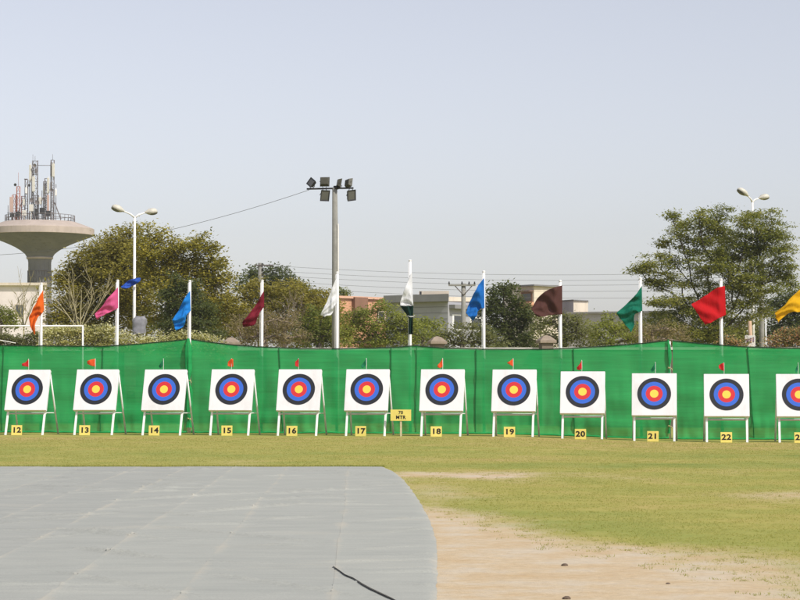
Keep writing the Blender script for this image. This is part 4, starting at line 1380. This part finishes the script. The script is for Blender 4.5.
# linking bars, cabinets and a slanted stay
for a, b, r_ in (((36.5, 0, 165.4), (51, 0, 165.4), .05), ((24, -.6, 179.4), (27.5, -.6, 179.4), .08), ((54.8, -1, 203), (62, -1.8, 220), .10), ((24, -1, 198), (17, -1.4, 218), .08),
                 ((9, -2.2, 214), (33, -2.2, 215), .06), ((33, -2.2, 215), (56, -2.2, 213.5), .06)):
    mb = MB(); mb.tube([((a[0] - 39.5) * pw, a[1], hz(a[2])), ((b[0] - 39.5) * pw, b[1], hz(b[2]))], r_, 5)
    mb.build('antenna_brace', M['steel'], wt)
for px, y, w_, h_ in ((33, 209, .7, 1.2), (44, 212, .9, 1.1), (26, 214, .7, .9), (20, 215, .8, .8), (50, 214.5, .7, .9), (38, 213, .6, 1.0), (14, 216, .7, .7)):
    mb = MB(); mb.bbox(((px - 39.5) * pw, -2.4, hz(y)), (w_, .5, h_), .04)
    mb.tube([((px - 39.5) * pw, -2.4, hz(y)), ((px - 39.5) * pw, -2.4, hz(222.5))], .08, 5)
    mb.build('equipment_cabinet', M['panel' if px in (33, 26) else 'dark'], wt)


# ------------------------------------------------------------------ trees
def leaves_np(centers, normals_bias, size, count_per, spread, flat, elong, seed):
    """leaf-shaped faces (two joined triangles each folded along the midrib) around cluster centres"""
    g = np.random.default_rng(seed)
    C = np.repeat(np.array(centers), count_per, axis=0)
    n = len(C)
    off = g.normal(0, 1, (n, 3)) * np.array([spread, spread, spread * flat])
    P = C + off
    nrm = g.normal(0, 1, (n, 3)); nrm[:, 2] = np.abs(nrm[:, 2]) + normals_bias
    nrm /= np.linalg.norm(nrm, axis=1, keepdims=True)
    t = g.normal(0, 1, (n, 3)); t -= nrm * np.sum(t * nrm, axis=1, keepdims=True)
    t /= np.linalg.norm(t, axis=1, keepdims=True)
    s = np.cross(nrm, t)
    L = size * g.uniform(.6, 1.35, (n, 1)); W = L * elong
    a = P - t * L / 2; b = P + s * W / 2 - nrm * W * .12; c = P + t * L / 2; d = P - s * W / 2 - nrm * W * .12
    V = np.stack([a, b, c, d], axis=1).reshape(-1, 3)
    return V, n


def leaf_object(name, V, n, material, parent, loc):
    me = bpy.data.meshes.new(name)
    me.vertices.add(4 * n); me.vertices.foreach_set('co', (V - np.array(loc)).astype(np.float32).ravel())
    me.loops.add(4 * n); me.loops.foreach_set('vertex_index', np.arange(4 * n, dtype=np.int32))
    me.polygons.add(n); me.polygons.foreach_set('loop_start', np.arange(0, 4 * n, 4, dtype=np.int32))
    me.polygons.foreach_set('loop_total', np.full(n, 4, dtype=np.int32))
    me.materials.append(material); me.update(calc_edges=True); me.validate()
    o = bpy.data.objects.new(name, me); COL.objects.link(o); o.parent = parent
    return o


def tree(name, label, cat, base_px, Y, blobs, leaf, size=.17, clusters=26, per=26, spread=.17, flat=.75, elong=.5, bark='bark', trunk_r=.14, seed=1,
         group=None, dyf=.8, up=1.1, limbs=True, tips=0.25, fork=.35, dens=2.55, wgt=.42):
    rnd = random.Random(seed)
    s = Y / F
    clusters *= .5; per = int(per * 2); spread *= 1.3; flat *= .78; tips += .08     # leaves held in separate sprays
    bx = xat(base_px, Y)
    root = empty(name, (bx, Y, 0), 0, label, cat, group)
    cents = []
    wood = MB()
    ctr = []
    for (px, py, r) in blobs:
        R_ = r * s
        c = Vector((xat(px, Y), Y + rnd.uniform(-dyf, dyf) * R_, zat(py, Y)))
        ctr.append((c, R_))
    zmin = min(c.z - r for c, r in ctr)
    fork_z = max(.5, zmin + fork * (max(c.z for c, r in ctr) - zmin))
    top = Vector((bx + rnd.uniform(-.2, .2), Y, fork_z))
    for (c, R_) in ctr:
        n = max(7, int(dens * clusters * (R_ / 1.0) ** 2))
        for _ in range(n):
            v = Vector((rnd.gauss(0, 1), rnd.gauss(0, 1), rnd.gauss(0, 1))).normalized()
            rad = R_ * (rnd.random() ** .42)
            if rnd.random() < tips: rad = R_ * rnd.uniform(.95, 1.28)
            p = c + Vector((v.x * rad, v.y * rad, v.z * rad * .92))
            cents.append(p)
            if limbs and rnd.random() < .09:
                m = c.lerp(p, .5) + Vector((0, 0, .08))
                wood.tube([c, m, p], [.02, .014, .006], 4, 0, False)
    mb = MB()
    mb.tube([Vector((bx, Y, -.1)), Vector((bx, Y, 0)).lerp(top, .5) + Vector((rnd.uniform(-.08, .08), 0, 0)), top], [trunk_r * 1.2, trunk_r, trunk_r * .75], 9)
    root_loc = root.location
    mb.v = [tuple(Vector(v) - root_loc) for v in mb.v]
    tr = mb.build('trunk', M[bark], root)
    # limbs: each crown mass grows from the nearest one nearer the fork
    order = sorted(range(len(ctr)), key=lambda i: (ctr[i][0] - top).length)
    nodes_ = [top]; par = {}
    for i in order:
        c = ctr[i][0]
        best = min(range(len(nodes_)), key=lambda j: (nodes_[j] - c).length + wgt * (nodes_[j] - top).length + (1.5 if nodes_[j].z > c.z + .3 else 0))
        par[len(nodes_)] = best; nodes_.append(c)
    load = [1] * len(nodes_)
    for j in range(len(nodes_) - 1, 0, -1): load[par[j]] += load[j]
    for j in range(1, len(nodes_)):
        a_, c_ = nodes_[par[j]], nodes_[j]
        ln = (c_ - a_).length
        m1 = a_.lerp(c_, .35) + Vector((rnd.gauss(0, .07), rnd.gauss(0, .07), -.02)) * ln
        m2 = a_.lerp(c_, .7) + Vector((rnd.gauss(0, .06), rnd.gauss(0, .06), rnd.gauss(.02, .03))) * ln
        r_ = trunk_r * .72 * math.sqrt(load[j] / load[0]) + .012
        wood.tube([a_, m1, m2, c_], [r_ * 1.05, r_, r_ * .9, r_ * .75], 6, 0, False)
    wood.v = [tuple(Vector(v) - root_loc) for v in wood.v]
    wood.build('limbs', M[bark], tr)
    V, n = leaves_np([tuple(p) for p in cents], up, size, int(per * 1.3), spread, flat, elong, seed)
    V = V[np.repeat(V.reshape(-1, 4, 3)[:, :, 2].min(axis=1) > .05, 4)]; n = len(V) // 4
    leaf_object('crown', V, n, LEAF[leaf], root, root_loc)
    return root


GT = 'trees beyond the boundary wall'
tree('yellowing_tree', 'broad olive brown tree right of the water tower, behind the pink flag', 'tree', 105, 103,
     [(120, 244, 16), (108, 252, 18), (92, 262, 18), (76, 271, 14), (64, 280, 13), (132, 262, 22), (118, 278, 24), (95, 288, 24), (72, 296, 18), (140, 290, 22), (118, 305, 24), (90, 312, 22), (62, 312, 16), (128, 232, 10), (140, 322, 18), (66, 330, 16), (98, 333, 18)],
     'olive', .16, 44, 22, .17, seed=3, group=GT, bark='bark', tips=.3)
tree('yellowing_tree', 'tall yellow green tree right of the left street lamp', 'tree', 185, 99,
     [(150, 236, 13), (146, 250, 16), (166, 252, 17), (186, 250, 15), (204, 246, 12), (212, 256, 12), (178, 268, 20), (203, 270, 18), (155, 272, 18), (220, 276, 12), (192, 290, 20), (216, 294, 16), (168, 292, 18), (228, 306, 14), (206, 312, 18), (184, 316, 18), (160, 316, 16), (222, 326, 14)],
     'yellow', .15, 44, 22, .16, seed=4, group=GT, tips=.34)
tree('bushy_tree', 'bushy darker green tree behind the sky blue flag', 'tree', 188, 93,
     [(176, 286, 9), (190, 290, 11), (172, 300, 13), (192, 306, 14), (207, 312, 12), (180, 320, 15), (203, 328, 13), (166, 330, 13), (190, 336, 14), (216, 332, 9)],
     'dark', .14, 50, 24, .14, seed=5, group=GT, tips=.2)
tree('distant_tree', 'far dark green tree behind the grey utility pole', 'tree', 265, 152,
     [(252, 274, 7), (262, 277, 9), (276, 273, 9), (286, 278, 6), (246, 284, 8), (270, 286, 11), (290, 288, 8), (300, 292, 8), (258, 292, 10), (280, 296, 12), (310, 296, 8)],
     'dark', .24, 22, 22, .25, seed=6, group=GT, tips=.3)
tree('olive_tree', 'wide olive green tree between maroon and white flags', 'tree', 285, 98,
     [(246, 296, 12), (262, 290, 12), (278, 291, 12), (294, 294, 13), (310, 296, 12), (322, 298, 9), (238, 308, 11), (256, 308, 14), (276, 309, 14), (298, 312, 14), (318, 312, 13), (240, 322, 10), (330, 318, 10), (252, 334, 10), (268, 326, 12), (286, 326, 12), (304, 326, 11), (280, 340, 10), (300, 340, 10)],
     'olive', .13, 46, 24, .14, seed=7, group=GT, tips=.25, bark='twig')
tree('leafy_shrub', 'dense dark green shrub below the white flag', 'shrub', 318, 90,
     [(312, 316, 9), (324, 316, 9), (306, 328, 10), (319, 330, 11), (332, 328, 9), (312, 341, 10), (328, 342, 10), (300, 340, 9)],
     'mid', .12, 52, 24, .12, seed=8, group=GT, tips=.2)
tree('leafy_tree', 'light green leafy tree before the salmon building', 'tree', 378, 94,
     [(352, 318, 9), (366, 314, 9), (380, 308, 8), (392, 313, 9), (404, 318, 8), (346, 330, 10), (360, 329, 11), (375, 325, 11), (390, 328, 11), (405, 330, 10), (350, 343, 10), (368, 342, 11), (386, 342, 11), (404, 343, 10), (420, 336, 9), (430, 342, 8)],
     'lime', .12, 50, 24, .13, seed=9, group=GT, tips=.25)
tree('grey_green_shrub', 'rounded grey green shrub in front of the grey house', 'shrub', 462, 93,
     [(448, 336, 8), (460, 331, 8), (473, 330, 8), (486, 333, 8), (454, 344, 9), (468, 342, 10), (482, 343, 10), (496, 342, 8)],
     'grey', .11, 52, 24, .12, seed=10, group=GT, tips=.25)
tree('dense_tree', 'dense dark tree right of the bright blue flag', 'tree', 507, 104,
     [(504, 290, 8), (494, 296, 8), (512, 297, 9), (488, 306, 9), (502, 306, 11), (518, 308, 10), (528, 314, 9), (492, 320, 11), (508, 322, 13), (524, 326, 11), (494, 336, 12), (512, 340, 13), (530, 340, 11), (484, 334, 9)],
     'dark', .15, 46, 24, .15, seed=11, group=GT, tips=.22, bark='bark_dark')
tree('leafy_shrub', 'grey green shrub under the dark brown flag', 'shrub', 560, 96,
     [(540, 320, 8), (552, 321, 9), (566, 320, 9), (578, 320, 8), (544, 333, 9), (560, 333, 11), (576, 332, 10), (548, 344, 8), (566, 344, 9), (586, 338, 9)],
     'grey', .12, 48, 24, .13, seed=12, group=GT, tips=.25)
tree('leafy_shrub', 'yellow green bush before the long grey building', 'shrub', 612, 97,
     [(594, 326, 7), (606, 322, 7), (618, 325, 8), (630, 330, 7), (600, 335, 8), (614, 336, 9), (628, 339, 8), (642, 336, 6), (596, 345, 7), (612, 346, 8)],
     'lime', .12, 48, 24, .12, seed=13, group=GT, tips=.3)
tree('dry_shrub', 'low brownish olive scrub beneath the maroon flag', 'shrub', 262, 88.0,
     [(238, 326, 8), (250, 320, 8), (264, 322, 9), (278, 320, 9), (292, 324, 9), (244, 338, 9), (258, 336, 10), (274, 336, 10), (290, 338, 10), (304, 336, 8)],
     'dry', .10, 40, 22, .13, seed=18, group=GT, tips=.35, bark='twig')
tree('dry_shrub', 'brownish dry shrub under the green flag', 'shrub', 650, 92,
     [(640, 334, 6), (652, 331, 7), (664, 328, 7), (676, 330, 8), (646, 341, 7), (662, 339, 8), (680, 340, 8)],
     'dry', .10, 40, 22, .13, seed=14, group=GT, tips=.35, bark='twig')

# the large feathery tree at right
bl = []
rt = random.Random(77)
for px, py, r in ((726, 214, 7), (742, 222, 9), (756, 214, 5), (770, 220, 7), (712, 218, 6), (698, 216, 5), (688, 226, 7), (702, 230, 9), (718, 230, 9), (734, 236, 11), (752, 236, 11), (768, 236, 9), (780, 230, 7), (784, 246, 8),
                  (672, 216, 3), (676, 234, 6), (668, 241, 5), (690, 242, 8), (706, 248, 10), (722, 250, 9), (740, 254, 11), (758, 254, 10), (774, 256, 9), (788, 264, 6),
                  (660, 258, 6), (646, 262, 5), (637, 270, 5), (650, 270, 5), (664, 274, 6), (674, 262, 6), (688, 260, 8), (702, 268, 8), (652, 282, 4), (664, 288, 7), (678, 282, 7), (694, 284, 6), (716, 270, 9), (734, 274, 9), (750, 272, 10), (766, 274, 8), (782, 278, 9), (792, 284, 6),
                  (668, 300, 8), (684, 300, 6), (700, 300, 6), (738, 290, 8), (752, 292, 6), (772, 292, 6), (746, 306, 6), (676, 314, 9), (692, 316, 8), (668, 326, 8), (684, 330, 9), (732, 308, 7), (736, 322, 7), (700, 332, 8), (712, 318, 8), (716, 332, 8), (656, 318, 6), (744, 334, 6), (722, 296, 7), (708, 286, 7), (760, 286, 7), (744, 284, 7), (758, 300, 7), (764, 312, 6), (752, 318, 5), (728, 284, 6), (690, 308, 7), (704, 320, 7), (668, 338, 7), (690, 340, 7), (708, 342, 7), (724, 340, 6), (654, 304, 4), (780, 268, 6), (760, 246, 7), (744, 244, 7), (728, 260, 7), (712, 260, 7)):
    bl.append((px, py, r * 1.22))
bt = tree('large_feathery_tree', 'large airy tree with feathery leaves behind the red flag', 'tree', 714, 99, bl, 'feather', .15, 44, 28, .16, .48, .36, bark='bark_dark', trunk_r=.11, seed=15, dyf=2.0,
     group=GT, tips=.25, up=1.2, fork=.12, wgt=.75, dens=2.9)
tree('background_tree', 'dark tree behind the yellow flag at the right edge', 'tree', 790, 122,
     [(776, 304, 8), (788, 300, 9), (800, 298, 10), (812, 302, 10), (772, 316, 9), (786, 314, 11), (802, 316, 12), (776, 330, 10), (794, 332, 12), (812, 334, 11), (764, 334, 9), (756, 338, 7)],
     'dark', .18, 36, 22, .18, seed=16, group=GT, tips=.25)
tree('background_tree', 'grey green trees filling in behind the red flagpole', 'tree', 715, 118,
     [(704, 316, 8), (716, 312, 7), (728, 318, 8), (740, 326, 8), (710, 330, 9), (726, 334, 10), (742, 338, 9), (694, 338, 9), (756, 330, 6)],
     'grey', .17, 34, 22, .18, seed=17, group=GT, tips=.3)

# hedges with blossom along the wall
def hedge(name, label, px0, px1, ytop, Y, leaf, seed, size=.10, per=24):
    bl = []; r = random.Random(seed)
    x = px0
    while x < px1:
        y0 = interp(ytop, x)
        bl.append((x, y0 + 6 + r.uniform(-1.5, 1.5), 6.5 + r.uniform(-1, 1.5)))
        bl.append((x + 3, y0 + 15, 7.5)); x += 8.5
    return tree(name, label, 'hedge', (px0 + px1) / 2, Y, bl, leaf, size, 64, per, .10, seed=seed, group='blossoming hedges on the wall', tips=.25, limbs=False, trunk_r=.06, fork=.1)


tree('background_tree', 'hazy olive tree filling the gap left of the white flag', 'tree', 322, 112,
     [(300, 302, 8), (314, 304, 8), (328, 304, 8), (340, 310, 8), (308, 318, 10), (324, 320, 10), (338, 324, 9), (316, 334, 10), (332, 338, 10), (346, 334, 8)],
     'olive', .17, 34, 22, .18, seed=51, group=GT, tips=.3)
tree('background_tree', 'hazy olive tree low between the maroon flag and the sky blue flag', 'tree', 232, 112,
     [(222, 318, 9), (236, 316, 9), (248, 312, 9), (228, 332, 10), (244, 330, 10), (258, 330, 9), (270, 334, 9)],
     'olive', .17, 34, 22, .18, seed=52, group=GT, tips=.3)
tree('background_tree', 'low grey green tree between the bushes and the long grey building', 'tree', 640, 116,
     [(580, 332, 7), (594, 334, 7), (622, 330, 7), (638, 328, 7), (652, 326, 7), (664, 322, 7), (648, 338, 8), (630, 340, 8), (666, 336, 8)],
     'grey', .17, 34, 22, .18, seed=53, group=GT, tips=.3)
tree('background_tree', 'low light green tree between the dark green flag and the grey house', 'tree', 424, 112,
     [(412, 326, 6), (424, 322, 6), (434, 328, 7), (418, 338, 8), (436, 340, 8)],
     'lime', .16, 36, 22, .17, seed=54, group=GT, tips=.3)


hedge('flowering_hedge', 'pale cream blossoming hedge beneath the pink flag', 46, 126, [(46, 329), (70, 327), (90, 326), (110, 327), (126, 331)], 84, 'blossom', 31)
hedge('flowering_hedge', 'greener part of the hedge under the goal crossbar at far left', -20, 44, [(-20, 331), (20, 333), (40, 330)], 84.4, 'grey', 32)
hedge('flowering_hedge', 'cream blossom hedge at the foot of the wrapped box', 140, 218, [(140, 335), (165, 332), (185, 330), (218, 338)], 84.2, 'blossom', 33)
hedge('flowering_hedge', 'pinkish blossoming bush under the yellow flag', 774, 830, [(774, 335), (785, 329), (800, 326), (830, 326)], 84, 'pinkbl', 34)
hedge('flowering_hedge', 'low dry pinkish hedge right of the red flagpole', 724, 744, [(724, 338), (744, 339)], 84.2, 'pinkbl', 35)
tree('green_bush', 'bright green bush at the left edge of the photo', 'bush', 4, 96, [(0, 312, 8), (10, 314, 7), (-10, 310, 9), (4, 322, 8), (14, 323, 5), (-8, 322, 9)], 'lime', .11, 56, 24, .12, seed=36, group=GT)
tree('slender_tree', 'tiny tree top poking up over the salmon building', 'tree', 343, 180, [(342, 291, 2.6), (346, 294, 2.4), (343, 299, 3)], 'mid', .2, 40, 14, .2, seed=37, group=GT, fork=.6)


# bare branching shrubs
def bare_shrub(name, label, px, Y, y_base, y_top, halfw, n, m, seed, r0=.045, depth=3, lean=0):
    rnd = random.Random(seed); s = Y / F
    X = xat(px, Y)
    root = empty(name, (X, Y, 0), 0, label, 'shrub', 'bare shrubs before the trees')
    zb, zt = zat(y_base, Y), zat(y_top, Y)
    wood = MB()

    def grow(p, d, ln, r, lev):
        pts = [p]; q = p.copy(); dd = d.copy()
        for k in range(4):
            dd = (dd + Vector((rnd.gauss(0, .10), rnd.gauss(0, .10), .05))).normalized()
            q = q + dd * ln / 4; pts.append(q.copy())
        wood.tube(pts, [r * (1 - .13 * k) for k in range(5)], 5, 0, False)
        if lev > 0:
            for k in range(rnd.randint(3, 4)):
                t = rnd.randint(1, 4)
                nd = (dd + Vector((rnd.gauss(0, .55), rnd.gauss(0, .45), rnd.gauss(.15, .25)))).normalized()
                grow(pts[t], nd, ln * rnd.uniform(.45, .7), r * .55, lev - 1)
    wood.tube([Vector((0, 0, 0)), Vector((0, 0, zb))], [r0 * 1.5, r0 * 1.2], 6)
    for k in range(n):
        t = (k + .5) / n * 2 - 1
        d = Vector((t * halfw * s, rnd.uniform(-.6, .6), (zt - zb) * (1 - .35 * abs(t)))).normalized()
        grow(Vector((0, 0, zb - .1)), d, (zt - zb) * .72, r0, depth)
    wood.build('branches', M[m], root)
    return root


bare_shrub('bare_shrub', 'leafless pale branched shrub fanning out behind the goal frame', 80, 90, 328, 272, 46, 6, 'bark_pale', 41, .036, 2)
bare_shrub('bare_shrub', 'thin leafless shrub at left before the pale building', 24, 94, 326, 282, 26, 5, 'bark_pale', 42, .028, 2)
bare_shrub('bare_shrub', 'tangled dry brown shrub right of the maroon flag', 283, 89.5, 348, 300, 42, 5, 'twig', 43, .022, 3)
bare_shrub('bare_shrub', 'low tangled brown shrub behind the maroon flag', 250, 89.6, 350, 314, 24, 4, 'twig', 44, .02, 2)

# ------------------------------------------------------------------ air
HAZE = .0002
if HAZE:
    m, nt, out = nodes('pale_haze')
    v = N(nt, 'ShaderNodeVolumePrincipled'); v.inputs['Color'].default_value = (.84, .87, .96, 1); v.inputs['Density'].default_value = HAZE; v.inputs['Anisotropy'].default_value = .2
    nt.links.new(v.outputs[0], out.inputs['Volume'])
    mb = MB(); mb.box((0, 440, 22.5), (1240, 930, 47.5))
    tag(mb.build('haze', m), 'pale dusty haze in the air over the range', 'haze', kind='stuff')

# ------------------------------------------------------------------ light
EL, AZ = R(46), R(45)      # sun height; swing to the right of straight behind the camera
sdir = Vector((math.sin(AZ) * math.cos(EL), -math.cos(AZ) * math.cos(EL), math.sin(EL)))
sun = bpy.data.lights.new('sun', 'SUN'); sun.energy = 4.0; sun.angle = R(.6); sun.color = (1.0, .94, .84)
so = bpy.data.objects.new('sun', sun); COL.objects.link(so)
so.rotation_euler = sdir.to_track_quat('Z', 'Y').to_euler(); so.location = (30, -20, 60)
W = bpy.data.worlds.new('World'); S.world = W; W.use_nodes = True
nt = W.node_tree; nt.nodes.clear()
wo = nt.nodes.new('ShaderNodeOutputWorld'); bg = nt.nodes.new('ShaderNodeBackground')
sky = nt.nodes.new('ShaderNodeTexSky'); sky.sky_type = 'NISHITA'; sky.sun_disc = False
sky.sun_elevation = EL; sky.sun_rotation = math.pi - AZ      # rotation measured from +Y towards +X
sky.air_density = 1.0; sky.dust_density = 1.3; sky.ozone_density = 1.5; sky.altitude = 100
hs = nt.nodes.new('ShaderNodeHueSaturation'); hs.inputs['Saturation'].default_value = .40
nt.links.new(sky.outputs[0], hs.inputs['Color'])
tint = mixc(nt, 1.0, hs.outputs[0], (1.02, .985, 1.025), 'MULTIPLY')      # dusty lavender cast of the hazy sky
nt.links.new(tint, bg.inputs[0])
bg.inputs[1].default_value = .141
nt.links.new(bg.outputs[0], wo.inputs[0])

# ------------------------------------------------------------------ camera
cd = bpy.data.cameras.new('camera'); cd.sensor_width = 36; cd.lens = F / 800 * 36
cd.clip_start = .1; cd.clip_end = 5000
co = bpy.data.objects.new('camera', cd); COL.objects.link(co)
co.location = CAM; co.rotation_euler = (math.pi / 2 + PITCH, 0, 0)
S.camera = co
S.view_settings.view_transform = 'Standard'; S.view_settings.look = 'None'
S.view_settings.exposure = 0.0; S.view_settings.gamma = 1; S.view_settings.use_curve_mapping = False
S.cycles.use_denoising = True
S.cycles.use_adaptive_sampling = False
S.cycles.max_bounces = 6; S.cycles.transparent_max_bounces = 10; S.cycles.volume_bounces = 1
